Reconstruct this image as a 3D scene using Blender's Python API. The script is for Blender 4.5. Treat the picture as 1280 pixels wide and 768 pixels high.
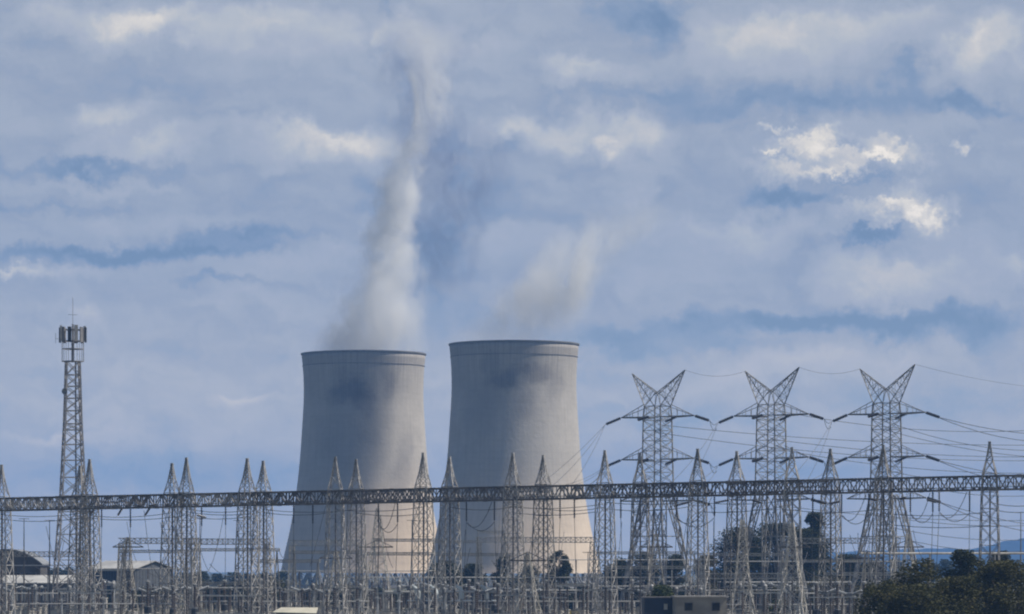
import bpy, math, random
from mathutils import Vector, Matrix
R = math.radians
for _o in list(bpy.data.objects):
    bpy.data.objects.remove(_o)
scene = bpy.context.scene
C = scene.collection

# ------------------------------------------------------------------ camera
FPX, HORIZON, EYE = 4500.0, 712.0, 9.5          # focal length in 1280-px units, horizon row, eye height (m)
cam = bpy.data.cameras.new("camera")
cam.sensor_width = 36.0
cam.lens = 36.0 * FPX / 1280.0
cam.shift_y = (HORIZON - 384.0) / 1280.0
cam.clip_start, cam.clip_end = 1.0, 60000.0
camo = bpy.data.objects.new("camera", cam)
camo.location = (0, 0, EYE)
camo.rotation_euler = (R(90), 0, 0)
C.objects.link(camo)
scene.camera = camo

# ------------------------------------------------------------------ light
SUN_EL, SUN_AZ = 53.0, 3.0                      # azimuth measured from +X towards the camera side (-Y)
_a, _e = R(SUN_AZ), R(SUN_EL)
SUN_DIR = Vector((math.cos(_a) * math.cos(_e), -math.sin(_a) * math.cos(_e), math.sin(_e)))
sl = bpy.data.lights.new("sun", 'SUN')
sl.energy = 5.0
sl.angle = R(0.5)
sl.color = (1.0, 0.925, 0.815)
so = bpy.data.objects.new("sun", sl)
so.rotation_euler = SUN_DIR.to_track_quat('Z', 'Y').to_euler()
so.location = SUN_DIR * 500
C.objects.link(so)

scene.view_settings.view_transform = 'Standard'
scene.view_settings.look = 'None'
scene.view_settings.exposure = 0.0
scene.view_settings.gamma = 1.0
scene.view_settings.use_curve_mapping = False
scene.render.engine = 'CYCLES'
scene.cycles.max_bounces = 9
scene.cycles.volume_bounces = 8
scene.cycles.volume_step_rate = 0.35
scene.cycles.volume_max_steps = 256
scene.cycles.use_denoising = True
scene.cycles.filter_width = 2.1


def srgb(r, g, b):
    f = lambda c: (c / 255 / 12.92) if c / 255 <= 0.04045 else ((c / 255 + 0.055) / 1.055) ** 2.4
    return (f(r), f(g), f(b), 1.0)


class NT:
    """Short hand for wiring a node tree."""
    def __init__(s, tree):
        s.t = tree
        s.n, s.l = tree.nodes, tree.links
        s.n.clear()

    def node(s, kind, **props):
        n = s.n.new(kind)
        for k, v in props.items():
            setattr(n, k, v)
        return n

    def put(s, sock, v):
        if isinstance(v, bpy.types.NodeSocket):
            s.l.new(v, sock)
        else:
            sock.default_value = v

    def math(s, op, a, b=None, c=None, clamp=False):
        n = s.node('ShaderNodeMath', operation=op, use_clamp=clamp)
        s.put(n.inputs[0], a)
        if b is not None:
            s.put(n.inputs[1], b)
        if c is not None:
            s.put(n.inputs[2], c)
        return n.outputs[0]

    def vmath(s, op, a, b=None, c=None):
        n = s.node('ShaderNodeVectorMath', operation=op)
        s.put(n.inputs[0], a)
        if b is not None:
            s.put(n.inputs[1], b)
        if c is not None:
            s.put(n.inputs[2], c)
        return n.outputs['Value'] if op in ('LENGTH', 'DOT_PRODUCT', 'DISTANCE') else n.outputs[0]

    def combine(s, x, y, z):
        n = s.node('ShaderNodeCombineXYZ')
        for i, v in enumerate((x, y, z)):
            s.put(n.inputs[i], v)
        return n.outputs[0]

    def separate(s, v):
        n = s.node('ShaderNodeSeparateXYZ')
        s.put(n.inputs[0], v)
        return n.outputs

    def noise(s, vec, scale, detail=4.0, rough=0.55, distort=0.0):
        n = s.node('ShaderNodeTexNoise')
        s.put(n.inputs['Vector'], vec)
        s.put(n.inputs['Scale'], scale)
        s.put(n.inputs['Detail'], detail)
        s.put(n.inputs['Roughness'], rough)
        s.put(n.inputs['Distortion'], distort)
        return n.outputs['Fac'], n.outputs['Color']

    def ramp(s, fac, stops, interp='LINEAR'):
        n = s.node('ShaderNodeValToRGB')
        cr = n.color_ramp
        cr.interpolation = interp
        while len(cr.elements) > 1:
            cr.elements.remove(cr.elements[-1])
        cr.elements[0].position, cr.elements[0].color = stops[0]
        for p, c in stops[1:]:
            e = cr.elements.new(p)
            e.color = c
        s.put(n.inputs[0], fac)
        return n.outputs[0]

    def maprange(s, v, a, b, c=0.0, d=1.0, smooth=True):
        n = s.node('ShaderNodeMapRange', interpolation_type='SMOOTHSTEP' if smooth else 'LINEAR')
        for i, x in enumerate((v, a, b, c, d)):
            s.put(n.inputs[i], x)
        return n.outputs[0]

    def mix(s, fac, a, b):
        n = s.node('ShaderNodeMix', data_type='RGBA')
        s.put(n.inputs[0], fac)
        s.put(n.inputs[6], a)
        s.put(n.inputs[7], b)
        return n.outputs[2]


# ------------------------------------------------------------------ sky: sky texture + cloud layers over directions of the dome
world = bpy.data.worlds.new("World")
scene.world = world
world.use_nodes = True
g = NT(world.node_tree)
tc = g.node('ShaderNodeTexCoord')
dx, dy, dz = g.separate(tc.outputs['Generated'])[:]
ady = g.math('MAXIMUM', g.math('ABSOLUTE', dy), 0.12)
# cloud coordinates: azimuth and height on the dome, 1 unit = 1/45 rad  (x right, y up from the horizon)
cx_ = g.math('MULTIPLY', g.math('DIVIDE', dx, ady), 45.0)
cy_ = g.math('MULTIPLY', g.math('DIVIDE', dz, ady), 45.0)
P0 = g.combine(cx_, cy_, 0.0)
_, w1 = g.noise(P0, 0.9, 3.0, 0.55)
_, w2 = g.noise(P0, 3.2, 4.0, 0.6)
wv1 = g.vmath('MULTIPLY', g.vmath('SUBTRACT', w1, (0.5, 0.5, 0.5)), (1.5, 0.9, 0.0))
wv2 = g.vmath('MULTIPLY', g.vmath('SUBTRACT', w2, (0.5, 0.5, 0.5)), (0.50, 0.36, 0.0))
_, w3 = g.noise(P0, 9.0, 5.0, 0.65)
wv3 = g.vmath('MULTIPLY', g.vmath('SUBTRACT', w3, (0.5, 0.5, 0.5)), (0.24, 0.18, 0.0))
P = g.vmath('ADD', g.vmath('ADD', g.vmath('ADD', P0, wv1), wv2), wv3)
# small warp only: for the crisp fragments
PS = g.vmath('ADD', g.vmath('ADD', P0, g.vmath('MULTIPLY', wv2, (1.35, 1.3, 0.0))), g.vmath('MULTIPLY', wv3, (1.7, 1.7, 0.0)))


def blob(acc, x, y, rx, ry, amp, rot=0.0, inner=0.0, src=None):
    """a soft elliptical cloud lump; x,y,rx,ry in units of 0.01 cloud coordinates from the dome point due ahead"""
    ux, uy = (x - 640) / 100.0, (HORIZON - y) / 100.0
    q = g.vmath('SUBTRACT', src or P, (ux, uy, 0.0))
    if rot:
        m = g.node('ShaderNodeVectorRotate', rotation_type='Z_AXIS')
        g.put(m.inputs['Vector'], q)
        m.inputs['Angle'].default_value = R(rot)
        q = m.outputs[0]
    if amp > 0.17 and inner < 0.19 or inner == 0.3:
        # heaped shape: a firm top, a long soft underside
        ax, ay, _z = g.separate(q)[:]
        ay = g.math('MAXIMUM', g.math('MULTIPLY', ay, 1.75), g.math('MULTIPLY', ay, -0.85))
        q = g.combine(ax, ay, 0.0)
    r = g.vmath('LENGTH', g.vmath('MULTIPLY', q, (100.0 / rx, 100.0 / ry, 0.0)))
    f = g.maprange(r, 1.0, inner, 0.0, amp)
    return g.math('ADD', acc, f)


SOFT = [  # x, y, rx, ry, amp, rot, inner
    (130, 22, 120, 48, .34), (200, 28, 110, 44, .26), (340, 30, 170, 56, .30), (500, 40, 150, 45, .24), (410, 15, 90, 30, .10),
    (70, 50, 80, 20, -.12), (190, 108, 260, 34, -.10),
    (140, 150, 70, 30, .30, 0, .2), (165, 180, 125, 34, .20), (235, 172, 90, 26, .16, -10), (110, 211, 150, 19, -.30),
    (400, 172, 150, 46, .36, 0, .15), (455, 160, 90, 32, .16), (330, 212, 170, 16, -.08),
    (120, 232, 180, 10, .10), (60, 254, 170, 9, -.12), (200, 272, 220, 16, .10),
    (170, 309, 260, 20, -.40), (300, 293, 150, 12, -.22), (30, 305, 100, 14, -.14),
    (70, 330, 130, 14, .16), (330, 325, 110, 32, .14), (430, 305, 80, 26, .14), (280, 353, 110, 9, -.16), (110, 382, 36, 26, .26),
    (300, 378, 140, 22, .08), (60, 412, 120, 20, .08), (300, 493, 90, 16, .24), (80, 541, 110, 13, .22, 4), (250, 440, 240, 26, -.05),
    (180, 585, 320, 50, -.16), (60, 470, 120, 26, -.08),
    (560, 60, 130, 60, .06), (745, 92, 120, 28, .28, 6), (690, 155, 130, 34, .34, 0, .1), (620, 165, 60, 26, .12), (700, 125, 200, 12, -.08),
    (820, 35, 60, 60, -.30, 40), (770, 20, 70, 40, -.16),
    (1000, 40, 220, 62, .36, -4), (930, 20, 140, 36, .16), (1225, 50, 95, 72, .46, -25), (1160, 85, 70, 36, -.22, -40), (1130, 25, 80, 20, .12),
    (1010, 128, 330, 30, -.24), (1230, 135, 120, 20, -.16), (860, 110, 160, 26, -.12),
    (795, 162, 52, 44, .34, 0, .1), (752, 178, 34, 24, .30), (815, 205, 60, 60, .12), (700, 205, 120, 30, -.10), (870, 190, 70, 50, -.05),
    (980, 246, 100, 20, -.32), (930, 282, 170, 46, .28), (1120, 340, 150, 52, .36, 0, .05), (1180, 310, 120, 30, .10), (1255, 328, 70, 40, .22),
    (1080, 210, 190, 60, -.08), (1210, 240, 90, 40, -.08),
    (800, 330, 170, 50, .06), (960, 372, 220, 22, -.02), (1060, 402, 330, 26, -.42), (1200, 420, 160, 22, -.14), (760, 415, 190, 30, -.20),
    (860, 432, 160, 20, -.14), (990, 455, 160, 30, .20, -6), (1120, 440, 120, 20, .10), (760, 470, 120, 36, -.06), (560, 400, 100, 60, -.12),
    (900, 520, 320, 40, -.12), (1150, 500, 220, 40, -.12), (1000, 590, 420, 40, -.10), (640, 560, 120, 80, -.15),
    (540, 300, 100, 60, -.18), (600, 240, 90, 40, -.12), (690, 280, 120, 26, -.10), (640, 300, 110, 26, .12), (470, 235, 60, 26, -.16, 20),
]
CRISP = [
    (1008, 176, 66, 38, .60, -10, .1), (1078, 194, 92, 26, .50, 4, .1), (1122, 184, 64, 28, .52, 12, .1), (1000, 212, 92, 22, .48, 8, .1), (1055, 194, 150, 62, .14, 0, .05),
    (972, 158, 34, 7, .5, 0, .2), (966, 192, 18, 8, .45, 0, .2), (1050, 212, 50, 14, .35, 0, .2),
    (1201, 187, 17, 12, .50, 0, .2), (1215, 182, 20, 8, .22, 0, .2),
    (1126, 246, 50, 34, .36, -35, .1), (1148, 266, 60, 30, .50, -22, .1), (1170, 276, 34, 24, .36, -30, .1), (1090, 256, 76, 18, .40, -4, .1), (1132, 256, 110, 52, .12, 0, .05),
    (1095, 289, 72, 20, -.52, -6, .3), (1100, 216, 30, 16, -.25, 0, .2), (1040, 226, 70, 9, -.28, 0, .1), (1052, 178, 30, 8, -.26, 20, .1), (985, 196, 26, 7, -.2, 0, .1), (1112, 204, 40, 8, -.24, -8, .1),
    (14, 338, 70, 13, .36, 4, .05), (45, 330, 40, 9, .2, 6, .05),
    (490, 10, 12, 30, -.16, -20, .1), (462, 50, 14, 44, -.22, -10, .1), (590, 50, 40, 14, -.18, -45, .1),
    (515, 90, 24, 30, -.18, 10, .1), (508, 130, 15, 36, -.14, 0, .1), (560, 175, 40, 26, -.14, 0, .1), (575, 222, 30, 12, -.18, 0, .1), (640, 180, 40, 14, -.16, -10, .1),
    (545, 290, 36, 60, -.16, -10, .1), (540, 355, 34, 40, -.14, 0, .1), (600, 270, 50, 30, -.14, 0, .1), (500, 215, 30, 12, -.20, 30, .1),
    (800, 195, 24, 16, -.22, 0, .1), (830, 235, 20, 30, -.12, 0, .1), (795, 240, 26, 30, .14, 0, .1),
]
acc = 0.375
# broad procedural layers: streaky stratus plus billows, everywhere on the dome
st = g.vmath('MULTIPLY', P0, (0.55, 2.1, 1.0))
nA, _ = g.noise(st, 0.75, 5.0, 0.55, 0.4)
nB, _ = g.noise(g.vmath('MULTIPLY', P, (0.8, 1.25, 1.0)), 1.5, 6.0, 0.6, 0.3)
nC, _ = g.noise(g.vmath('MULTIPLY', P0, (0.5, 2.4, 1.0)), 2.2, 4.0, 0.5)
acc = g.math('MULTIPLY_ADD', g.math('SUBTRACT', nA, 0.5), 0.38, acc)
acc = g.math('MULTIPLY_ADD', g.math('SUBTRACT', nB, 0.5), 0.36, acc)
acc = g.math('MULTIPLY_ADD', g.math('SUBTRACT', nC, 0.5), 0.16, acc)
# billows lit from the upper right: difference of the same density field a step towards the sun
def billow(off):
    v_ = g.vmath('ADD', g.vmath('MULTIPLY', P, (0.75, 1.15, 1.0)), off)
    return g.noise(v_, 1.15, 7.0, 0.56, 0.2)[0]


lit = g.math('SUBTRACT', billow((0.0, 0.0, 3.0)), billow((0.09, 0.13, 3.0)))
acc = g.math('MULTIPLY_ADD', lit, 0.66, acc)
for b in SOFT:
    acc = blob(acc, *b[:4], b[4] * 1.5, *b[5:])
for b in CRISP:
    acc = blob(acc, *b[:4], b[4] * (1.2 if b[4] > .3 else 1.0), *b[5:], src=PS)
val = g.math('MAXIMUM', g.math('MINIMUM', acc, 1.3), -0.1)
ccol = g.ramp(g.math('DIVIDE', g.math('ADD', val, 0.1), 1.4), [
    (0.00, srgb(114, 142, 185)), (0.17, srgb(130, 152, 187)), (0.29, srgb(145, 161, 189)), (0.38, srgb(154, 169, 194)),
    (0.50, srgb(162, 175, 199)), (0.62, srgb(172, 184, 202)), (0.76, srgb(192, 198, 208)), (0.90, srgb(220, 222, 222)), (1.0, srgb(240, 240, 238))])
low = g.maprange(cy_, 4.2, 0.2)
ccol = g.vmath('MULTIPLY', ccol, g.vmath('MULTIPLY_ADD', g.combine(low, low, low), (1.70, 1.0, .26), (1.29, 1.165, 1.01)))
sky = g.node('ShaderNodeTexSky', sky_type='NISHITA')
sky.sun_disc = False
sky.sun_elevation = R(SUN_EL)
sky.sun_rotation = R(90 + SUN_AZ)
sky.altitude = 100
bg1 = g.node('ShaderNodeBackground')
g.put(bg1.inputs[0], sky.outputs[0])
bg1.inputs[1].default_value = 0.05
bg2 = g.node('ShaderNodeBackground')
g.put(bg2.inputs[0], ccol)
bg2.inputs[1].default_value = 1.0
ms = g.node('ShaderNodeMixShader')
# thin places of the cloud layer let the blue sky through
cover = g.maprange(val, -0.35, 0.25, 0.55, 1.0)
# the cloud bank stands ahead; overhead and behind it breaks up into open blue sky
ahead = g.maprange(dy, 0.25, 0.85, 0.12, 1.0)
g.put(ms.inputs[0], g.math('MULTIPLY', cover, ahead))
g.put(ms.inputs[1], bg1.outputs[0])
g.put(ms.inputs[2], bg2.outputs[0])
wo = g.node('ShaderNodeOutputWorld')
g.put(wo.inputs[0], ms.outputs[0])
world.cycles.sampling_method = 'MANUAL'
world.cycles.sample_map_resolution = 512

# ------------------------------------------------------------------ helpers: meshes and objects
rnd = random.Random(11)


class MB:
    """collects faces of one mesh"""
    def __init__(s):
        s.v, s.f, s.m = [], [], []

    def add(s, vs, fs, mi=0):
        o = len(s.v)
        s.v += [tuple(v) for v in vs]
        s.f += [tuple(i + o for i in f) for f in fs]
        s.m += [mi] * len(fs)

    def box(s, c, d, mi=0, rz=0.0):
        x, y, z = d[0] / 2, d[1] / 2, d[2] / 2
        cs, sn = math.cos(rz), math.sin(rz)
        vs = []
        for a, b, e in ((-x, -y, -z), (x, -y, -z), (x, y, -z), (-x, y, -z), (-x, -y, z), (x, -y, z), (x, y, z), (-x, y, z)):
            vs.append((c[0] + a * cs - b * sn, c[1] + a * sn + b * cs, c[2] + e))
        s.add(vs, [(0, 3, 2, 1), (4, 5, 6, 7), (0, 1, 5, 4), (1, 2, 6, 5), (2, 3, 7, 6), (3, 0, 4, 7)], mi)

    def bar(s, p, q, w, h=None, mi=0):
        p, q = Vector(p), Vector(q)
        d = (q - p)
        if d.length < 1e-6:
            return
        d.normalize()
        up = Vector((0, 0, 1)) if abs(d.z) < 0.95 else Vector((1, 0, 0))
        a = d.cross(up).normalized() * (w / 2)
        b = d.cross(a).normalized() * ((h or w) / 2)
        vs = [p - a - b, p + a - b, p + a + b, p - a + b, q - a - b, q + a - b, q + a + b, q - a + b]
        s.add(vs, [(0, 3, 2, 1), (4, 5, 6, 7), (0, 1, 5, 4), (1, 2, 6, 5), (2, 3, 7, 6), (3, 0, 4, 7)], mi)

    def tube(s, pts, r, n=6, mi=0, cap=True):
        pts = [Vector(p) for p in pts]
        rings = []
        for i, p in enumerate(pts):
            d = (pts[min(i + 1, len(pts) - 1)] - pts[max(i - 1, 0)])
            d = d.normalized() if d.length > 1e-9 else Vector((0, 0, 1))
            up = Vector((0, 0, 1)) if abs(d.z) < 0.9 else Vector((1, 0, 0))
            a = d.cross(up).normalized()
            b = a.cross(d)
            rr = r[i] if isinstance(r, (list, tuple)) else r
            rings.append([p + (a * math.cos(2 * math.pi * k / n) + b * math.sin(2 * math.pi * k / n)) * rr for k in range(n)])
        vs = [v for rg in rings for v in rg]
        fs = []
        for i in range(len(rings) - 1):
            for k in range(n):
                k2 = (k + 1) % n
                fs.append((i * n + k, i * n + k2, (i + 1) * n + k2, (i + 1) * n + k))
        if cap:
            fs.append(tuple(range(n))[::-1])
            fs.append(tuple((len(rings) - 1) * n + k for k in range(n)))
        s.add(vs, fs, mi)

    def lathe(s, prof, n=12, c=(0, 0, 0), mi=0):
        vs, fs = [], []
        for r, z in prof:
            for k in range(n):
                a = 2 * math.pi * k / n
                vs.append((c[0] + r * math.cos(a), c[1] + r * math.sin(a), c[2] + z))
        for i in range(len(prof) - 1):
            for k in range(n):
                k2 = (k + 1) % n
                fs.append((i * n + k, i * n + k2, (i + 1) * n + k2, (i + 1) * n + k))
        s.add(vs, fs, mi)

    def build(s, name, mats, parent=None, smooth=False):
        me = bpy.data.meshes.new(name)
        me.from_pydata(s.v, [], s.f)
        for m in (mats if isinstance(mats, (list, tuple)) else [mats]):
            me.materials.append(m)
        if any(s.m):
            me.polygons.foreach_set('material_index', s.m)
        if smooth:
            me.polygons.foreach_set('use_smooth', [True] * len(me.polygons))
        me.update()
        o = bpy.data.objects.new(name, me)
        C.objects.link(o)
        if parent:
            o.parent = parent
        return o


def tag(o, label=None, cat=None, group=None, kind=None):
    if label:
        o['label'] = label
    if cat:
        o['category'] = cat
    if group:
        o['group'] = group
    if kind:
        o['kind'] = kind
    return o


def thing(name, label, cat, loc=(0, 0, 0), rz=0.0, group=None, scale=1.0):
    o = bpy.data.objects.new(name, None)
    o.empty_display_size = 0.5
    C.objects.link(o)
    o.location = loc
    o.rotation_euler = (0, 0, rz)
    o.scale = (scale, scale, scale)
    return tag(o, label, cat, group)


def dup(root, loc, rz=0.0, label=None, group=None, scale=None):
    r = root.copy()
    C.objects.link(r)
    r.location = loc
    r.rotation_euler = (0, 0, rz)
    if scale is not None:
        r.scale = scale if isinstance(scale, (tuple, list)) else (scale,) * 3
    if label:
        r['label'] = label
    if group:
        r['group'] = group
    for ch in list(root.children):
        c = ch.copy()
        C.objects.link(c)
        c.parent = r
        for gch in list(ch.children):
            d = gch.copy()
            C.objects.link(d)
            d.parent = c
    return r


def at(px, py, Y):
    """the point of the place that lies Y metres ahead on the sight line of a spot surveyed in the photograph"""
    return Vector(((px - 640.0) * Y / FPX, Y, EYE + (HORIZON - py) * Y / FPX))


# ------------------------------------------------------------------ materials
MAT = {}


def material(name):
    m = bpy.data.materials.new(name)
    m.use_nodes = True
    MAT[name] = m
    return m, NT(m.node_tree)


def finish(t, col, rough=0.6, metal=0.0, bump=None, spec=0.5):
    p = t.node('ShaderNodeBsdfPrincipled')
    t.put(p.inputs['Base Color'], col)
    t.put(p.inputs['Roughness'], rough)
    t.put(p.inputs['Metallic'], metal)
    t.put(p.inputs['Specular IOR Level'], spec)
    if bump is not None:
        t.put(p.inputs['Normal'], bump)
    o = t.node('ShaderNodeOutputMaterial')
    t.put(o.inputs[0], p.outputs[0])


def weathered(name, c1, c2, scale=0.6, rough=0.6, metal=0.0, spec=0.4, vary=0.25, stretch=(1, 1, 1)):
    """two tones mixed by noise, plus a per-object shade"""
    m, t = material(name)
    co = t.node('ShaderNodeTexCoord').outputs['Object']
    n, _ = t.noise(t.vmath('MULTIPLY', co, stretch), scale, 5.0, 0.65)
    col = t.mix(t.maprange(n, 0.35, 0.65), (*c1, 1), (*c2, 1))
    if vary:
        rn = t.node('ShaderNodeObjectInfo').outputs['Random']
        k = t.math('MULTIPLY_ADD', rn, 2 * vary, 1.0 - vary)
        col = t.vmath('MULTIPLY', col, t.combine(k, k, k))
    finish(t, col, rough, metal, spec=spec)
    return m


weathered('galvanised steel', (.47, .46, .44), (.23, .225, .22), 0.9, .55, 0.0)
weathered('pale steel', (.58, .555, .50), (.36, .345, .315), 0.7, .55, 0.0)
weathered('dull steel', (.20, .19, .185), (.12, .115, .115), 0.8, .6)
weathered('rusty truss steel', (.25, .225, .20), (.12, .11, .10), 0.35, .65)
weathered('pylon steel', (.31, .31, .305), (.15, .15, .155), 0.5, .55)
weathered('mast steel', (.30, .29, .29), (.17, .17, .18), 0.4, .55)
weathered('aluminium tube', (.60, .60, .58), (.46, .46, .45), 0.5, .4, 0.3)
weathered('conductor', (.09, .095, .105), (.06, .065, .07), 0.05, .5, 0.2, vary=.15)
weathered('dark glass discs', (.035, .037, .042), (.06, .06, .07), 2.0, .3)
weathered('brown porcelain', (.13, .115, .11), (.075, .068, .066), 2.0, .25)
weathered('grey porcelain', (.34, .36, .38), (.24, .26, .28), 2.0, .3)
weathered('pale blue enamel', (.50, .58, .62), (.62, .68, .70), 1.0, .35)
weathered('dark equipment paint', (.06, .07, .085), (.035, .04, .05), 0.8, .5)
weathered('grey equipment paint', (.28, .29, .30), (.19, .20, .21), 0.8, .5)
weathered('cabinet paint', (.62, .60, .53), (.48, .47, .42), 0.6, .5, vary=.12)
weathered('white roof sheet', (.52, .515, .49), (.33, .325, .31), 0.25, .45, vary=0)
weathered('cream roof sheet', (.56, .53, .43), (.42, .40, .32), 0.4, .5, vary=0)
weathered('grey wall sheet', (.12, .13, .145), (.085, .093, .105), 0.2, .6, vary=0)
weathered('dark wall sheet', (.035, .05, .085), (.025, .035, .055), 0.2, .6, vary=0)
weathered('brown grey roof', (.11, .105, .10), (.075, .07, .07), 0.25, .7, vary=0)
weathered('rendered block wall', (.36, .33, .28), (.26, .24, .205), 0.5, .8, vary=0)
weathered('window dark', (.015, .017, .022), (.03, .033, .04), 0.5, .15, vary=0)
weathered('concrete footing', (.34, .33, .31), (.24, .23, .22), 0.8, .85)
weathered('yellow paint', (.45, .37, .10), (.34, .28, .08), 0.7, .4, vary=0)
weathered('tyre rubber', (.02, .02, .02), (.03, .03, .03), 1.0, .8, vary=0)
weathered('bark', (.13, .10, .075), (.07, .055, .045), 1.6, .9, stretch=(1, 1, .25))


def leaves(name, c1, c2, c3):
    m, t = material(name)
    co = t.node('ShaderNodeTexCoord').outputs['Object']
    n, _ = t.noise(co, 0.55, 3.0, 0.6)
    n2, _ = t.noise(co, 3.5, 2.0, 0.6)
    f = t.math('ADD', t.math('MULTIPLY', n, 0.65), t.math('MULTIPLY', n2, 0.35))
    col = t.ramp(f, [(0.32, (*c1, 1)), (0.5, (*c2, 1)), (0.68, (*c3, 1))])
    p = t.node('ShaderNodeBsdfPrincipled')
    t.put(p.inputs['Base Color'], col)
    p.inputs['Roughness'].default_value = 0.7
    p.inputs['Specular IOR Level'].default_value = 0.15
    tr = t.node('ShaderNodeBsdfTranslucent')
    t.put(tr.inputs[0], col)
    mx = t.node('ShaderNodeMixShader')
    mx.inputs[0].default_value = 0.2
    t.put(mx.inputs[1], p.outputs[0])
    t.put(mx.inputs[2], tr.outputs[0])
    o = t.node('ShaderNodeOutputMaterial')
    t.put(o.inputs[0], mx.outputs[0])
    return m


leaves('gum leaves', (.030, .036, .014), (.068, .070, .028), (.13, .115, .048))
leaves('dark leaves', (.018, .024, .011), (.036, .044, .019), (.066, .070, .030))
leaves('olive leaves', (.045, .048, .022), (.085, .080, .038), (.12, .105, .055))
leaves('green leaves', (.022, .036, .014), (.048, .068, .024), (.085, .10, .036))


def cooling_concrete(name, shade_patches):
    """weathered concrete: lift rings, drip streaks, a darker crown band and cast shade painted as stains at fixed places"""
    m, t = material(name)
    co = t.node('ShaderNodeTexCoord').outputs['Object']
    x, y, z = t.separate(co)[:]
    ang = t.math('ARCTAN2', x, t.math('MULTIPLY', y, -1.0))
    n, _ = t.noise(co, 0.045, 6.0, 0.62)
    n2, _ = t.noise(t.combine(t.math('MULTIPLY', ang, 26.0), 0.0, t.math('MULTIPLY', z, 0.035)), 1.0, 6.0, 0.65)
    n3, _ = t.noise(t.combine(t.math('MULTIPLY', ang, 3.0), 0.0, t.math('MULTIPLY', z, 0.55)), 1.0, 3.0, 0.6)
    n4, _ = t.noise(co, 0.5, 5.0, 0.6)
    k = t.math('MULTIPLY_ADD', t.math('SUBTRACT', n, 0.5), 0.55, 1.0)
    k = t.math('MULTIPLY_ADD', t.math('SUBTRACT', n2, 0.5), 0.42, k)
    n5, _ = t.noise(t.combine(t.math('MULTIPLY', ang, 70.0), 0.0, t.math('MULTIPLY', z, 0.02)), 1.0, 4.0, 0.7)
    k = t.math('MULTIPLY_ADD', t.math('SUBTRACT', n5, 0.5), t.maprange(z, 50.0, 120.0, 0.12, 0.50), k)
    k = t.math('MULTIPLY_ADD', t.math('SUBTRACT', n3, 0.5), 0.22, k)
    k = t.math('MULTIPLY_ADD', t.math('SUBTRACT', n4, 0.5), 0.16, k)
    # formwork lifts
    lift = t.math('ABSOLUTE', t.math('SUBTRACT', t.math('FRACT', t.math('MULTIPLY', z, 1 / 3.1)), 0.5))
    k = t.math('MULTIPLY_ADD', t.maprange(lift, 0.40, 0.5), -0.045, k)
    # vertical shutter joints
    sj = t.math('ABSOLUTE', t.math('SUBTRACT', t.math('FRACT', t.math('MULTIPLY', ang, 48 / (2 * math.pi))), 0.5))
    k = t.math('MULTIPLY_ADD', t.maprange(sj, 0.44, 0.5), -0.025, k)
    col = t.vmath('MULTIPLY', t.mix(t.maprange(t.math('MULTIPLY_ADD', n, 30.0, z), 40.0, 82.0), (.63, .525, .41, 1), (.47, .44, .40, 1)), t.combine(k, k, k))
    # crown band, weathered darker down to a line
    band = t.maprange(z, 117.0, 117.5)
    col = t.mix(t.math('MULTIPLY', band, 0.2), col, (.17, .155, .145, 1))
    drip = t.math('MULTIPLY', t.maprange(z, 84.0, 122.0), t.maprange(n2, 0.40, 0.66))
    col = t.mix(t.math('MULTIPLY', drip, 0.45), col, (.15, .14, .14, 1))
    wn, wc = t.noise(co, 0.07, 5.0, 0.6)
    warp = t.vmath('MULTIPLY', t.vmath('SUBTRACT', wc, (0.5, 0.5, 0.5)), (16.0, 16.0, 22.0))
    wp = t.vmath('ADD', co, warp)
    for (sx, sz, rx, rz, rot, amt) in shade_patches:  # dark patches paint cast shade into the concrete colour
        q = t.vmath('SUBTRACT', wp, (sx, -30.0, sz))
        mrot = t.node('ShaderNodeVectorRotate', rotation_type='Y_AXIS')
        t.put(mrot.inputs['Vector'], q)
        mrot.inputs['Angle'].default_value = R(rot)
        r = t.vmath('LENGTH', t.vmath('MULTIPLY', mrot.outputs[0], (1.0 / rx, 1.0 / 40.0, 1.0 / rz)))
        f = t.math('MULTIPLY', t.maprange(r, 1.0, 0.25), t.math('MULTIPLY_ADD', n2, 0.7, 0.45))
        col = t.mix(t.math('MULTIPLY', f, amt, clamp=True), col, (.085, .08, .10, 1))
    bn = t.node('ShaderNodeBump')
    bn.inputs['Strength'].default_value = 0.25
    bn.inputs['Distance'].default_value = 0.6
    t.put(bn.inputs['Height'], n4)
    finish(t, col, 0.88, 0.0, bn.outputs[0], spec=0.2)
    return m


# ------------------------------------------------------------------ ground, hills
m, t = material('dry ground')
co = t.node('ShaderNodeTexCoord').outputs['Object']
n, _ = t.noise(co, 0.012, 6.0, 0.6)
n2, _ = t.noise(co, 0.25, 5.0, 0.6)
col = t.ramp(t.math('ADD', t.math('MULTIPLY', n, 0.6), t.math('MULTIPLY', n2, 0.4)),
             [(0.30, (.05, .055, .03, 1)), (0.48, (.09, .088, .05, 1)), (0.62, (.15, .135, .08, 1)), (0.75, (.07, .075, .04, 1))])
finish(t, col, 0.95, spec=0.1)
m, t = material('yard gravel')
co = t.node('ShaderNodeTexCoord').outputs['Object']
n, _ = t.noise(co, 0.06, 5.0, 0.6)
n2, _ = t.noise(co, 2.5, 4.0, 0.7)
col = t.ramp(t.math('ADD', t.math('MULTIPLY', n, 0.5), t.math('MULTIPLY', n2, 0.5)),
             [(0.3, (.09, .09, .088, 1)), (0.5, (.145, .142, .135, 1)), (0.7, (.20, .19, .17, 1))])
finish(t, col, 0.95, spec=0.1)
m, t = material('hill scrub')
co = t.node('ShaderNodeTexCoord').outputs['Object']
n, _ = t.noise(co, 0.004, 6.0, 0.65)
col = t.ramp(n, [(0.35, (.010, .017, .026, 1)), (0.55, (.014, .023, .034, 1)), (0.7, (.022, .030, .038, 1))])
finish(t, col, 0.95, spec=0.1)

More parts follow.
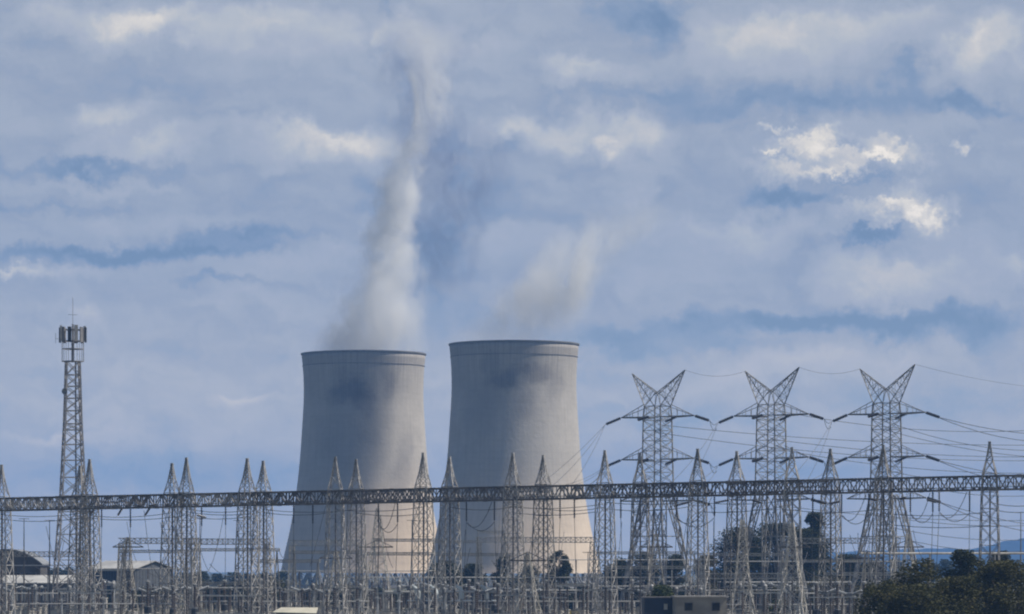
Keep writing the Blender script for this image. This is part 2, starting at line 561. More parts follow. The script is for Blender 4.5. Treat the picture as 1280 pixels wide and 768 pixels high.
mb = MB()
mb.add([(-6000, -300, 0), (6000, -300, 0), (6000, 11500, 0), (-6000, 11500, 0)], [(0, 1, 2, 3)])
tag(mb.build('ground', MAT['dry ground']), 'dry grassy plain stretching to the hills', 'ground', kind='structure')
mb = MB()
mb.add([(-150, 470, .02), (150, 450, .02), (170, 790, .02), (-170, 830, .02)], [(0, 1, 2, 3)])
tag(mb.build('yard_ground', MAT['yard gravel']), 'grey gravel surface of the switchyard', 'gravel', kind='structure')


def hill_range(name, Y, pts, depth, label):
    """a ridge whose skyline passes the surveyed points; a real slope in front and behind"""
    mb = MB()
    cols = []
    rr = random.Random(5)
    x0, x1 = pts[0][0], pts[-1][0]
    nseg = 140
    for i in range(nseg + 1):
        px = x0 + (x1 - x0) * i / nseg
        for a, b in zip(pts, pts[1:]):
            if a[0] <= px <= b[0]:
                f = (px - a[0]) / (b[0] - a[0])
                f = f * f * (3 - 2 * f)
                py = a[1] + (b[1] - a[1]) * f
                break
        py += 0.5 * math.sin(px * .21) + 0.35 * math.sin(px * .53 + 1)
        top = at(px, py, Y)
        H = max(top.z, 0.5)
        X = top.x
        col_ = []
        for dy, hz in ((-1.0, 0.0), (-0.72, .22), (-.45, .55), (-.2, .86), (0, 1.0), (.35, .7), (1.0, 0.0)):
            jit = 0 if hz in (0.0, 1.0) else rr.uniform(-.07, .07)
            col_.append((X + dy * 60 * math.sin(px * .05), Y + dy * depth, -0.3 if hz == 0 else H * (hz + jit)))
        cols.append(col_)
    n = 7
    vs = [v for c_ in cols for v in c_]
    fs = [(i * n + k, (i + 1) * n + k, (i + 1) * n + k + 1, i * n + k + 1) for i in range(nseg) for k in range(n - 1)]
    mb.add(vs, fs)
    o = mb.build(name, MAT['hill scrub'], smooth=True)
    return tag(o, label, 'hills', kind='structure')


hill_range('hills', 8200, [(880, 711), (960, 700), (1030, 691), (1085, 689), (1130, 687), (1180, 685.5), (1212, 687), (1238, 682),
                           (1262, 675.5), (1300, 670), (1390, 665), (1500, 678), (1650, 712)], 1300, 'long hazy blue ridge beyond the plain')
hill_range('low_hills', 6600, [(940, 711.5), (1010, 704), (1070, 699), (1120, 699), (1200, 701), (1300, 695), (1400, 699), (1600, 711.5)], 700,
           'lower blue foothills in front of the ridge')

# ------------------------------------------------------------------ cooling towers
PROF = [(44.6, 7.5), (43.6, 10), (41.7, 19), (39.6, 28), (38.0, 36), (36.3, 46), (34.9, 57), (33.7, 69), (32.8, 82), (32.1, 93), (31.75, 101), (31.8, 108), (32.2, 116), (32.9, 123.3)]


def prof_r(z):
    zs = [p[1] for p in PROF]
    for i in range(len(PROF) - 1):
        if z <= zs[i + 1] or i == len(PROF) - 2:
            p0 = PROF[max(i - 1, 0)]; p1 = PROF[i]; p2 = PROF[i + 1]; p3 = PROF[min(i + 2, len(PROF) - 1)]
            u = (z - p1[1]) / (p2[1] - p1[1])
            m1 = (p2[0] - p0[0]) / max(p2[1] - p0[1], 1e-6) * (p2[1] - p1[1])
            m2 = (p3[0] - p1[0]) / max(p3[1] - p1[1], 1e-6) * (p2[1] - p1[1])
            return (2*u**3 - 3*u**2 + 1) * p1[0] + (u**3 - 2*u**2 + u) * m1 + (-2*u**3 + 3*u**2) * p2[0] + (u**3 - u**2) * m2


def cooling_tower(px, Y, label, conc, shell_mesh=None):
    base = at(px, HORIZON, Y)
    root = thing('cooling_tower', label, 'cooling tower', (base.x, Y, 0), 0.0, 'cooling towers of the power station')
    mb = MB()
    N = 160
    zs = [7.5 + (123.3 - 7.5) * i / 46 for i in range(47)]
    outer = [(prof_r(z), z) for z in zs]
    inner = [(prof_r(z) - 0.55, z) for z in reversed(zs)]
    mb.lathe(outer + inner + [outer[0]], N)
    mb.build('shell', conc, root, smooth=True)
    rim = MB()
    rim.lathe([(32.7, 123.31), (33.3, 123.31), (33.35, 123.95), (33.2, 124.1), (32.2, 124.1), (32.2, 123.31), (32.7, 123.31)], N)
    rim.build('rim', MAT['tower rim'], root)
    rg = MB()
    rg.lathe([(32.15, 117.2), (32.55, 117.22), (32.55, 117.45), (32.2, 117.5)], N)
    rg.build('stiffening_ring', MAT['tower rim'], root)
    lg = MB()
    lg.tube([(46.6, 0, 0), (44.3, 3.0, 7.7)], 0.55, 8)
    lg.tube([(46.6, 0, 0), (44.3, -3.0, 7.7)], 0.55, 8)
    first = lg.build('support_leg', MAT['concrete footing'], root)
    for k in range(1, 44):
        o = first.copy()
        C.objects.link(o)
        o.parent = root
        o.rotation_euler = (0, 0, 2 * math.pi * k / 44)
    pd = MB()
    pd.lathe([(48.0, 0.03), (48.0, 1.3), (47.4, 1.3), (47.4, 0.03)], 96)
    pd.build('basin_wall', MAT['concrete footing'], root)
    return root


weathered('tower rim', (.20, .19, .18), (.13, .125, .12), 0.15, .85, vary=0)
TL, TR = 1912.0, 1830.0
cooling_tower(454.5, TL, 'cooling tower on the left under the tall white steam column, with a painted shade patch',
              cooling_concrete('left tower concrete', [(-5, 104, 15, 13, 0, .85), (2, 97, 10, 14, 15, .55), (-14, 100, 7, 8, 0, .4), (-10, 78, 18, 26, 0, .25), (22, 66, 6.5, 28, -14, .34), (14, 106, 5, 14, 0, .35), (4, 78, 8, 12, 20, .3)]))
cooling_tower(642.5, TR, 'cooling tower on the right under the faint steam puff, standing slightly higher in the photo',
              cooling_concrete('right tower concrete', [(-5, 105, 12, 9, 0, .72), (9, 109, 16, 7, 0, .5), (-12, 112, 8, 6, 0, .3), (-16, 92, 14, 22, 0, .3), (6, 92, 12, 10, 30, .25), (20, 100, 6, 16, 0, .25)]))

# ------------------------------------------------------------------ steam: real volumes rising from the two tower mouths
def plume(name, label, knots, scol, dens, aniso, Y, px0, py0, env=1.75, noise_scale=0.055, soft=0.35, thr=(0.41, 0.60), cat='steam plume'):
    """knots: (row, centre column, half width px, density) from the mouth upwards. The envelope mesh is a real closed body."""
    o3 = at(px0, py0, Y)
    s = Y / FPX
    H = (py0 - knots[-1][0]) * s
    mb = MB()
    N = 24
    rings = []
    for i in range(33):
        u = i / 32
        row = py0 - u * (py0 - knots[-1][0])
        for a, b in zip(knots, knots[1:]):
            if b[0] <= row <= a[0] + 1e-6:
                f = (a[0] - row) / (a[0] - b[0])
                cxx = a[1] + (b[1] - a[1]) * f
                hw = a[2] + (b[2] - a[2]) * f
                break
        rings.append(((cxx - px0) * s, hw * s * env, u * H))
    vs, fs = [], []
    for (x, r, z) in rings:
        for k in range(N):
            a = 2 * math.pi * k / N
            vs.append((x + r * math.cos(a), r * math.sin(a), z))
    for i in range(32):
        for k in range(N):
            k2 = (k + 1) % N
            fs.append((i * N + k, i * N + k2, (i + 1) * N + k2, (i + 1) * N + k))
    fs.append(tuple(range(N))[::-1])
    fs.append(tuple(32 * N + k for k in range(N)))
    mb.add(vs, fs)
    m, t = material(name + ' vapour')
    co = t.node('ShaderNodeTexCoord').outputs['Object']
    x, y, z = t.separate(co)[:]
    u = t.math('DIVIDE', z, H)
    xs = [(k[1] - px0) * s for k in knots]
    x_lo, x_hi = min(xs) - 1, max(xs) + 1
    knots = [(k[0], k[1], k[2] * 1.3, k[3]) for k in knots]
    rmax = max(k[2] for k in knots) * s
    stops = []
    for k in knots:
        stops.append(((py0 - k[0]) * s / H, (((k[1] - px0) * s - x_lo) / (x_hi - x_lo), k[2] * s / rmax, k[3], 1.0)))
    rp = t.ramp(u, stops)
    sp = t.node('ShaderNodeSeparateColor')
    t.put(sp.inputs[0], rp)
    cx = t.math('MULTIPLY_ADD', sp.outputs[0], x_hi - x_lo, x_lo)
    rad = t.math('MULTIPLY', sp.outputs[1], rmax)
    _, wc = t.noise(co, noise_scale * 0.7, 3.0, 0.6)
    wv = t.vmath('MULTIPLY', t.vmath('SUBTRACT', wc, (0.5, 0.5, 0.5)), (34.0, 26.0, 0.0))
    lift = t.maprange(u, 0.0, 0.25)
    wv = t.vmath('MULTIPLY', wv, t.combine(lift, lift, lift))
    q = t.vmath('ADD', t.combine(t.math('SUBTRACT', x, cx), y, 0.0), wv)
    r = t.math('DIVIDE', t.vmath('LENGTH', q), rad)
    body = t.maprange(r, 1.0, soft)
    n, _ = t.noise(t.vmath('MULTIPLY', co, (1.0, 1.0, 0.6)), noise_scale, 6.0, 0.68, 1.0)
    n = t.maprange(n, thr[0], thr[1], 0.05, 1.0)
    d = t.math('MULTIPLY', t.math('MULTIPLY', body, n), t.math('MULTIPLY', sp.outputs[2], dens))
    v = t.node('ShaderNodeVolumePrincipled')
    v.inputs['Color'].default_value = (*scol, 1)
    v.inputs['Anisotropy'].default_value = aniso
    t.put(v.inputs['Density'], d)
    out = t.node('ShaderNodeOutputMaterial')
    t.put(out.inputs['Volume'], v.outputs[0])
    ob = mb.build(name, m)
    ob.location = o3
    tag(ob, label, cat, kind='stuff')
    m.cycles.homogeneous_volume = False
    return ob


plume('steam', 'tall white steam column rising from the left cooling tower', [
    (440, 460, 66, .30), (415, 464, 58, .50), (385, 471, 50, .62), (355, 479, 42, .70), (325, 490, 34, .95), (290, 494, 30, 1.0), (255, 496, 28, .95),
    (225, 503, 26, .60), (195, 514, 26, .55), (160, 526, 26, .65), (130, 537, 26, .95), (105, 541, 24, .90), (85, 536, 30, .30), (45, 520, 40, .10), (20, 500, 40, .0)],
    (.985, .992, 1.0), 0.24, 0.0, TL, 460, 440)
plume('steam', 'faint white steam puff drifting from the right cooling tower', [
    (430, 645, 74, .10), (410, 652, 70, .16), (385, 664, 62, .34), (360, 684, 54, .75), (340, 698, 50, .85), (320, 715, 50, .65), (300, 742, 52, .38), (275, 775, 56, .12), (250, 800, 50, .0)],
    (.975, .985, 1.0), 0.16, 0.0, TR, 645, 430)
plume('shade_tinted_steam', 'thin steam wisps, their shade coloured in grey, beside the white steam column', [
    (385, 538, 34, .0), (350, 545, 44, .45), (310, 553, 52, .6), (270, 562, 58, .6), (230, 568, 66, .55), (190, 566, 72, .6), (160, 552, 66, .4), (125, 525, 46, .5), (90, 518, 46, .6), (60, 535, 60, .3), (15, 520, 60, .0)],
    (.36, .44, .64), 0.085, 0.0, TL + 26, 538, 385, noise_scale=0.075, thr=(.46, .64), cat='shade_tinted_steam')  # shaded steam: its shade is put into the dark scattering colour

# added clouds, out of view, made to shade the upper left of the two shells
E1 = Vector((math.sin(_a), math.cos(_a), 0))
E2 = SUN_DIR.cross(E1) * -1
if E2.z < 0:
    E2 = -E2
O_ = Vector((at(454.5, HORIZON, TL).x, TL, 0))


def shade_cloud(e1, e2, r1, r2, t_, seed, label, dens):
    c = O_ + E1 * e1 + E2 * e2 + SUN_DIR * t_
    rr = random.Random(seed)
    mb = MB()
    N, M_ = 28, 16
    vs, fs = [], []
    for j in range(M_ + 1):
        th_ = math.pi * j / M_
        for k in range(N):
            ph_ = 2 * math.pi * k / N
            q = 1.0 + .10 * math.sin(3 * ph_ + seed) * math.sin(th_) + .08 * math.sin(5 * th_ + seed)
            d = E1 * (r1 * 1.25 * q * math.sin(th_) * math.cos(ph_)) + E2 * (r2 * 1.25 * q * math.cos(th_)) + SUN_DIR * (22 * q * math.sin(th_) * math.sin(ph_))
            vs.append(d)
    for j in range(M_):
        for k in range(N):
            k2 = (k + 1) % N
            fs.append((j * N + k, j * N + k2, (j + 1) * N + k2, (j + 1) * N + k))
    mb.add(vs, fs)
    m, t = material('cloud vapour')  # vapour of the added shade clouds only
    co = t.node('ShaderNodeTexCoord').outputs['Object']
    _, wc = t.noise(co, 0.045, 4.0, 0.6)
    q = t.vmath('ADD', co, t.vmath('MULTIPLY', t.vmath('SUBTRACT', wc, (0.5, 0.5, 0.5)), (26.0, 26.0, 26.0)))
    a = t.math('DIVIDE', t.vmath('DOT_PRODUCT', q, tuple(E1)), r1)
    b = t.math('DIVIDE', t.vmath('DOT_PRODUCT', q, tuple(E2)), r2)
    d_ = t.math('DIVIDE', t.vmath('DOT_PRODUCT', q, tuple(SUN_DIR)), 20.0)
    r = t.vmath('LENGTH', t.combine(a, b, d_))
    v = t.node('ShaderNodeVolumePrincipled')
    v.inputs['Color'].default_value = (.98, .98, 1, 1)
    t.put(v.inputs['Density'], t.maprange(r, 1.05, 0.55, 0.0, dens))
    out = t.node('ShaderNodeOutputMaterial')
    t.put(out.inputs['Volume'], v.outputs[0])
    o = mb.build('cloud', m)  # added cloud, out of view, there to shade the towers
    o.location = c
    tag(o, label, 'cloud', kind='stuff')


shade_cloud(-55, 60, 33, 48, 500, 1, 'added white cloud out of view, shading the left cooling tower', 0.10)
shade_cloud(-137, 13, 40, 48, 530, 2, 'second added cloud out of view, shading the right cooling tower', 0.085)

# ------------------------------------------------------------------ haze: one even body of air round the whole place
mb = MB()
mb.box((0, 5600, 164.5), (12400, 12400, 331))
m, t = material('air haze')
v = t.node('ShaderNodeVolumePrincipled')
v.inputs['Color'].default_value = (.22, .47, 1.0, 1)
v.inputs['Density'].default_value = 1.25e-4
out = t.node('ShaderNodeOutputMaterial')
t.put(out.inputs['Volume'], v.outputs[0])
tag(mb.build('haze', m), 'pale blue haze over the plain', 'haze', kind='stuff')

# ------------------------------------------------------------------ switchyard frame of reference: the gantry rows run slightly away to the left
GA, GB = Vector((-81.8, 575.0, 0)), Vector((73.2, 515.0, 0))
GDIR = (GB - GA).normalized()
GNRM = Vector((-GDIR.y, GDIR.x, 0))              # away from the camera
GROT = math.atan2(GDIR.y, GDIR.x)


def row_pt(px, off):
    """ground point on the row lying `off` metres behind the front gantry, in line with column px of the survey"""
    k = (px - 640.0) / FPX                        # X = k * Y
    p = GA + GNRM * off
    tt = (k * p.y - p.x) / (GDIR.x - k * GDIR.y)
    return p + GDIR * tt


def z_at(py, Y):
    return EYE + (HORIZON - py) * Y / FPX


def seen_x(p):
    return 640 + p[0] / p[1] * FPX


PLACES = [(-200, 55, 'before the barrel roofed shed'), (55, 130, 'below the communications mast'), (130, 250, 'before the grey gabled hall'),
          (250, 345, 'in the gap beside left tower'), (345, 420, "at the left tower's shaded side"),
          (420, 470, "at the left tower's middle"), (470, 552, "at the left tower's sunlit side"),
          (552, 610, "at the right tower's shaded side"), (610, 680, "at the right tower's middle"), (680, 745, "at the right tower's sunlit side"),
          (745, 800, 'between right tower and first pylon'), (800, 850, 'below the first pylon'), (850, 925, 'between first and second pylons'),
          (925, 1000, 'below the second pylon'), (1000, 1070, 'between second and third pylons'), (1070, 1145, 'below the third pylon'),
          (1145, 1210, 'right of the third pylon'), (1210, 1500, 'by the rightmost gantry column')]
ORD = ['first', 'second', 'third', 'fourth', 'fifth', 'sixth', 'seventh', 'eighth', 'ninth', 'tenth', 'eleventh', 'twelfth']
PENDING = []


def place_of(px):
    for a, b, s in PLACES:
        if a <= px < b:
            return s
    return PLACES[-1][2]


def later(o, what, px=None, extra=''):
    """label o once all its neighbours stand: what + where, and which from the left when several answer to it"""
    PENDING.append((o, what, px, extra))


def resolve_labels():
    sets = {}
    for o, what, px, extra in PENDING:
        if px is None:
            px = seen_x(o.matrix_world.translation if o.type == 'EMPTY' else o.location)
        sets.setdefault((what, place_of(px), extra), []).append((px, o))
    for (what, place, extra), lst in sets.items():
        lst.sort(key=lambda q: q[0])
        for i, (px, o) in enumerate(lst):
            pre = '' if len(lst) == 1 else ORD[min(i, 11)] + ' '
            tail = '' if len(lst) == 1 else ' from the left'
            lab = f"{pre}{what}{extra} {place}"
            if tail and len((lab + tail).split()) <= 16:
                lab += tail
            o['label'] = lab


# ------------------------------------------------------------------ lattice work
def lattice(mb, levels, leg, brace, mi_leg=0, mi_br=0, horiz=True, panels_ratio=1.0, close_top=False):
    """four-legged tapering lattice through levels (z, half width x, half width y)"""
    def corner(z, k):
        for a, b in zip(levels, levels[1:]):
            if a[0] <= z <= b[0] + 1e-6:
                f = (z - a[0]) / (b[0] - a[0])
                hx, hy = a[1] + (b[1] - a[1]) * f, a[2] + (b[2] - a[2]) * f
                break
        sx, sy = ((-1, -1), (1, -1), (1, 1), (-1, 1))[k]
        return Vector((sx * hx, sy * hy, z))
    zs = [levels[0][0]]
    while zs[-1] < levels[-1][0] - 1e-3:
        z = zs[-1]
        c0, c1 = corner(z, 0), corner(z, 1)
        w = max((c1 - c0).length, (corner(z, 3) - c0).length, 0.25)
        nz = z + w * panels_ratio
        for a in levels[1:]:
            if z < a[0] - 1e-3 and nz > a[0] - 0.35 * w * panels_ratio:
                nz = a[0]
                break
        zs.append(min(nz, levels[-1][0]))
    for k in range(4):
        for a, b in zip(levels, levels[1:]):
            mb.bar(corner(a[0], k), corner(b[0], k), leg, leg, mi_leg)
    for z0, z1 in zip(zs, zs[1:]):
        for k in range(4):
            k2 = (k + 1) % 4
            mb.bar(corner(z0, k), corner(z1, k2), brace, brace, mi_br)
            mb.bar(corner(z0, k2), corner(z1, k), brace, brace, mi_br)
            if horiz:
                mb.bar(corner(z1, k), corner(z1, k2), brace, brace, mi_br)


def truss(mbc, mbl, A, B, w, h, chord, lace, bay=None):
    """box truss from A to B (its centre line): chords and lacing"""
    A, B = Vector(A), Vector(B)
    d = B - A
    L = d.length
    d.normalize()
    side = d.cross(Vector((0, 0, 1))).normalized() * (w / 2)
    up = Vector((0, 0, h / 2))
    cs = [-side - up, side - up, side + up, -side + up]
    for c_ in cs:
        mbc.bar(A + c_, B + c_, chord, chord)
    n = max(2, round(L / (bay or h)))
    for i in range(n):
        p0, p1 = A + d * (L * i / n), A + d * (L * (i + 1) / n)
        for k in range(4):
            a, b = cs[k], cs[(k + 1) % 4]
            if i % 2:
                a, b = b, a
            mbl.bar(p0 + a, p1 + b, lace, lace)
            mbl.bar(p1 + cs[k], p1 + cs[(k + 1) % 4], lace, lace)


# ------------------------------------------------------------------ gantry columns and beams
BEAM_OFF = (0.0, 16.0)


def beam_row(px):                                 # surveyed row of the beam centre
    return 631.0 - 28.0 * px / 1280.0


COLS = {0: [(2, 582), (112, 575), (233, 573), (309, 574), (419, 572), (529, 567), (641, 567), (756, 564), (872, 562), (990, 560), (1104, 557), (1237, 553), (1352, 551)],
        1: [(-20, 588), (100, 583), (215, 580), (329, 577), (445, 575), (562, 572), (679, 570), (800, 567), (921, 565), (1038, 562), (1345, 556)]}
GSTEEL = MAT['galvanised steel']


def gantry_column(px, top_row, row):
    p = row_pt(px, BEAM_OFF[row])
    zt = z_at(top_row, p.y)
    zb = z_at(beam_row(px), p.y)
    o = thing('gantry_column', None, 'gantry column', (p.x, p.y, 0), GROT + R(rnd.uniform(-3, 12)), 'lattice columns of the long gantry')
    mb = MB()
    lattice(mb, [(0.35, 1.65, 1.65), (zb - 1.3, 1.1, 1.1), (zb + 1.3, .95, .95)], .145, rnd.uniform(.07, .088), panels_ratio=rnd.uniform(.82, 1.08))
    mb.build('shaft', GSTEEL, o)
    mb = MB()
    lattice(mb, [(zb + 1.32, .95, .95), (zb + (zt - zb) * .55, .48, .48), (zt - .5, .15, .15), (zt, .12, .12)], .12, .07, panels_ratio=rnd.uniform(.75, 1.05))
    mb.box((0, 0, zt + .05), (.4, .4, .12))
    mb.build('spire', GSTEEL, o)
    mb = MB()
    mb.bar((.05, .05, 0.4), (.05, .05, zb - .9), .26, .2)
    mb.build('leg_shade_bar', MAT['dull steel'], o)  # dark bar put in as the shade on the far legs
    for sx in (-1, 1):
        for sy in (-1, 1):
            mb = MB()
            mb.box((sx * 1.75, sy * 1.75, .2), (.9, .9, .34))
            mb.build('footing', MAT['concrete footing'], o)
    later(o, ('front row' if row == 0 else 'rear row') + ' lattice gantry column', px)
    return o


for row in (0, 1):
    for (px, tr) in COLS[row]:
        gantry_column(px, tr, row)

BEAM_STEEL = [MAT['rusty truss steel'], MAT['dull steel']]
BEAM_SPANS = []
for row in (0, 1):
    cl = COLS[row]
    for (pa, _), (pb, _) in zip(cl, cl[1:]):
        if row == 1 and pa == 1038:
            continue
        a, b = row_pt(pa, BEAM_OFF[row]), row_pt(pb, BEAM_OFF[row])
        A = Vector((a.x, a.y, z_at(beam_row(pa), a.y)))
        B = Vector((b.x, b.y, z_at(beam_row(pb), b.y)))
        BEAM_SPANS.append((row, pa, pb, A, B))
        mid = (A + B) / 2
        o = thing('gantry_beam', None, 'gantry beam', mid, 0, 'truss beams of the long gantry')
        d = (B - A).normalized() * 0.10
        A2, B2 = A + d - mid, B - d - mid
        mc, ml = MB(), MB()
        truss(mc, ml, A2, B2, 1.6, 1.95, .25, .14, 1.2)
        mc.build('chords', MAT['rusty truss steel'], o)
        ml.build('lacing', MAT['galvanised steel'] if (row == 0 and pa in (2, 233, 641)) else MAT['dull steel'], o)
        mw = MB()
        mw.bar(A2 + Vector((0, 0, -.6)), B2 + Vector((0, 0, -.6)), .7, .07)
        mw.build('walkway', MAT['dull steel'], o)
        for f in (.02, .34, .67, .98):
            q = A2.lerp(B2, f)
            for sy in (-.86, .86):
                mp = MB()
                mp.box((q.x, q.y, q.z + rnd.choice((-.9, .9))), (.75, .06, .5), 0, GROT)
                mp.v = [(x - GDIR.y * sy * -1 * -1, y + GDIR.x * sy, z) for x, y, z in mp.v]
                mp.build('splice_plate', MAT['rusty truss steel'] if rnd.random() < .5 else MAT['galvanised steel'], o)
        later(o, ('front row' if row == 0 else 'rear row') + ' brown gantry truss beam', (pa + pb) / 2)

# ------------------------------------------------------------------ insulator strings
def string_mesh(mb, p, q, r, n):
    """sheds along p-q: alternating wide and narrow rings"""
    p, q = Vector(p), Vector(q)
    pts, rad = [], []
    for i in range(n):
        for f, rr in ((0.0, .35), (.35, 1.0), (.6, .9), (.9, .35)):
            pts.append(p + (q - p) * ((i + f) / n))
            rad.append(r * rr)
    pts.append(q)
    rad.append(r * .35)
    mb.tube(pts, rad, 7)


def insulator_string(A, B, label, group, r=.17, n=10, mat='dark glass discs', px=None):
    A, B = Vector(A), Vector(B)
    o = thing('insulator_string', None, 'insulator', A, 0, group)
    d = (B - A)
    mb = MB()
    string_mesh(mb, d * .07, d * .93, r, n)
    mb.build('disc_stack', MAT[mat], o)
    for f0, f1, w in ((0, .075, .07), (.925, 1, .09)):
        mb = MB()
        mb.bar(d * f0, d * f1, w)
        mb.build('end_fitting', MAT['dull steel'], o)
    later(o, label, px if px is not None else seen_x((A + B) / 2))
    return o


def wire(A, B, sag, label=None, r=.045, group=None, n=14, name='conductor', px=None, mat='conductor'):
    A, B = Vector(A), Vector(B)
    mid = (A + B) / 2
    pts = []
    for i in range(n + 1):
        f = i / n
        p = A + (B - A) * f - mid
        p.z -= sag * 4 * f * (1 - f)
        pts.append(p)
    mb = MB()
    mb.tube(pts, r, 5)
    o = mb.build(name, MAT[mat], smooth=True)
    o.location = mid
    tag(o, None, 'wire', group)
    later(o, label or 'thin overhead conductor', px if px is not None else seen_x(mid))
    return o


def span_pt(px, row, below=0.0):
    p = row_pt(px, BEAM_OFF[row])
    return Vector((p.x, p.y, z_at(beam_row(px), p.y) - 0.95 - below))


# vertical hanging strings under the beam, each with a dropper wire and jumpers
DROPS = [(163, 0), (127, 1), (252, 0), (282, 1), (367, 1), (391, 0), (473, 0), (497, 0), (583, 0), (618, 0), (700, 1), (718, 1), (776, 0), (846, 0), (893, 0), (1016, 0), (1052, 0), (1086, 0),
         (1138, 0), (1166, 0), (1174, 1), (1212, 0)]
JUMP = {(473, 497), (583, 618), (846, 893), (1016, 1052), (1052, 1086), (1138, 1166), (1174, 1212)}
ends = {}
for px, row in DROPS:
    A = span_pt(px, row)
    B = A - Vector((0, 0, 3.3))
    insulator_string(A, B, 'insulator string hanging below gantry', 'hanging insulator strings of the gantry', r=.16)
    ends[px] = B
    gz = rnd.uniform(6.2, 7.8)
    wire(B, (B.x + rnd.uniform(-.5, .5), B.y + rnd.uniform(-2, 4), gz), -0.05, 'vertical dropper wire below insulator', r=.04, group='dropper wires', n=6)
for a, b in JUMP:
    wire(ends[a], span_pt(b, 0, 0.3) + Vector((-.4, 0, 0)), 2.0, 'slack jumper loop below gantry', r=.05, group='jumper loops')
    wire(ends[a] + Vector((.2, .2, 0)), ends[b], 1.3, 'jumper loop between hanging insulators', r=.05, group='jumper loops')
# slanting dead-end strings below and beside the beam
for (xa, ya, xb, yb) in ((118, 636, 112, 645), (153, 635, 147, 645), (188, 634, 181, 645), (1022, 626, 1034, 630), (1036, 630, 1050, 627), (1158, 625, 1172, 628),
                         (845, 632, 862, 628), (893, 629, 912, 625), (940, 625, 952, 629), (1125, 624, 1133, 622), (246, 644, 258, 647), (1086, 623, 1096, 626)):
    p = row_pt((xa + xb) / 2, -1.5)
    insulator_string(at(xa, ya, p.y), at(xb, yb, p.y - 1.5), 'short slanting insulator at gantry beam', 'slanting insulator strings', r=.19, n=7)

# long slack conductors strung just below the beams
for (xa, xb, ya, yb, off) in ((0, 100, 643, 642, 9), (0, 100, 649, 648, 6), (112, 215, 645, 641, 9), (112, 230, 648, 645, 5), (233, 309, 645, 646, 8), (233, 325, 640, 641, 12), (233, 309, 636, 638, 4), (329, 420, 641, 640, 9),
                              (329, 445, 637, 637, 4), (419, 530, 637, 634, 9), (445, 529, 641, 642, 5), (562, 641, 634, 634, 7), (641, 756, 634, 630, 6), (641, 745, 641, 640, 9),
                              (679, 756, 636, 634, 3), (756, 872, 628, 626, 6), (756, 860, 636, 634, 10), (872, 990, 628, 625, 6), (872, 985, 640, 632, 9), (990, 1104, 638, 636, 7), (1104, 1237, 642, 640, 9),
                              (1104, 1237, 655, 657, 12), (1237, 1300, 628, 630, 7), (1237, 1300, 636, 638, 7)):
    a, b = row_pt(xa, off), row_pt(xb, off)
    wire(at(xa, ya, a.y), at(xb, yb, b.y), .45, 'slack conductor strung below gantry', r=.05, group='slack conductors under the gantry')

# ------------------------------------------------------------------ transmission pylons
PROT = 36.0


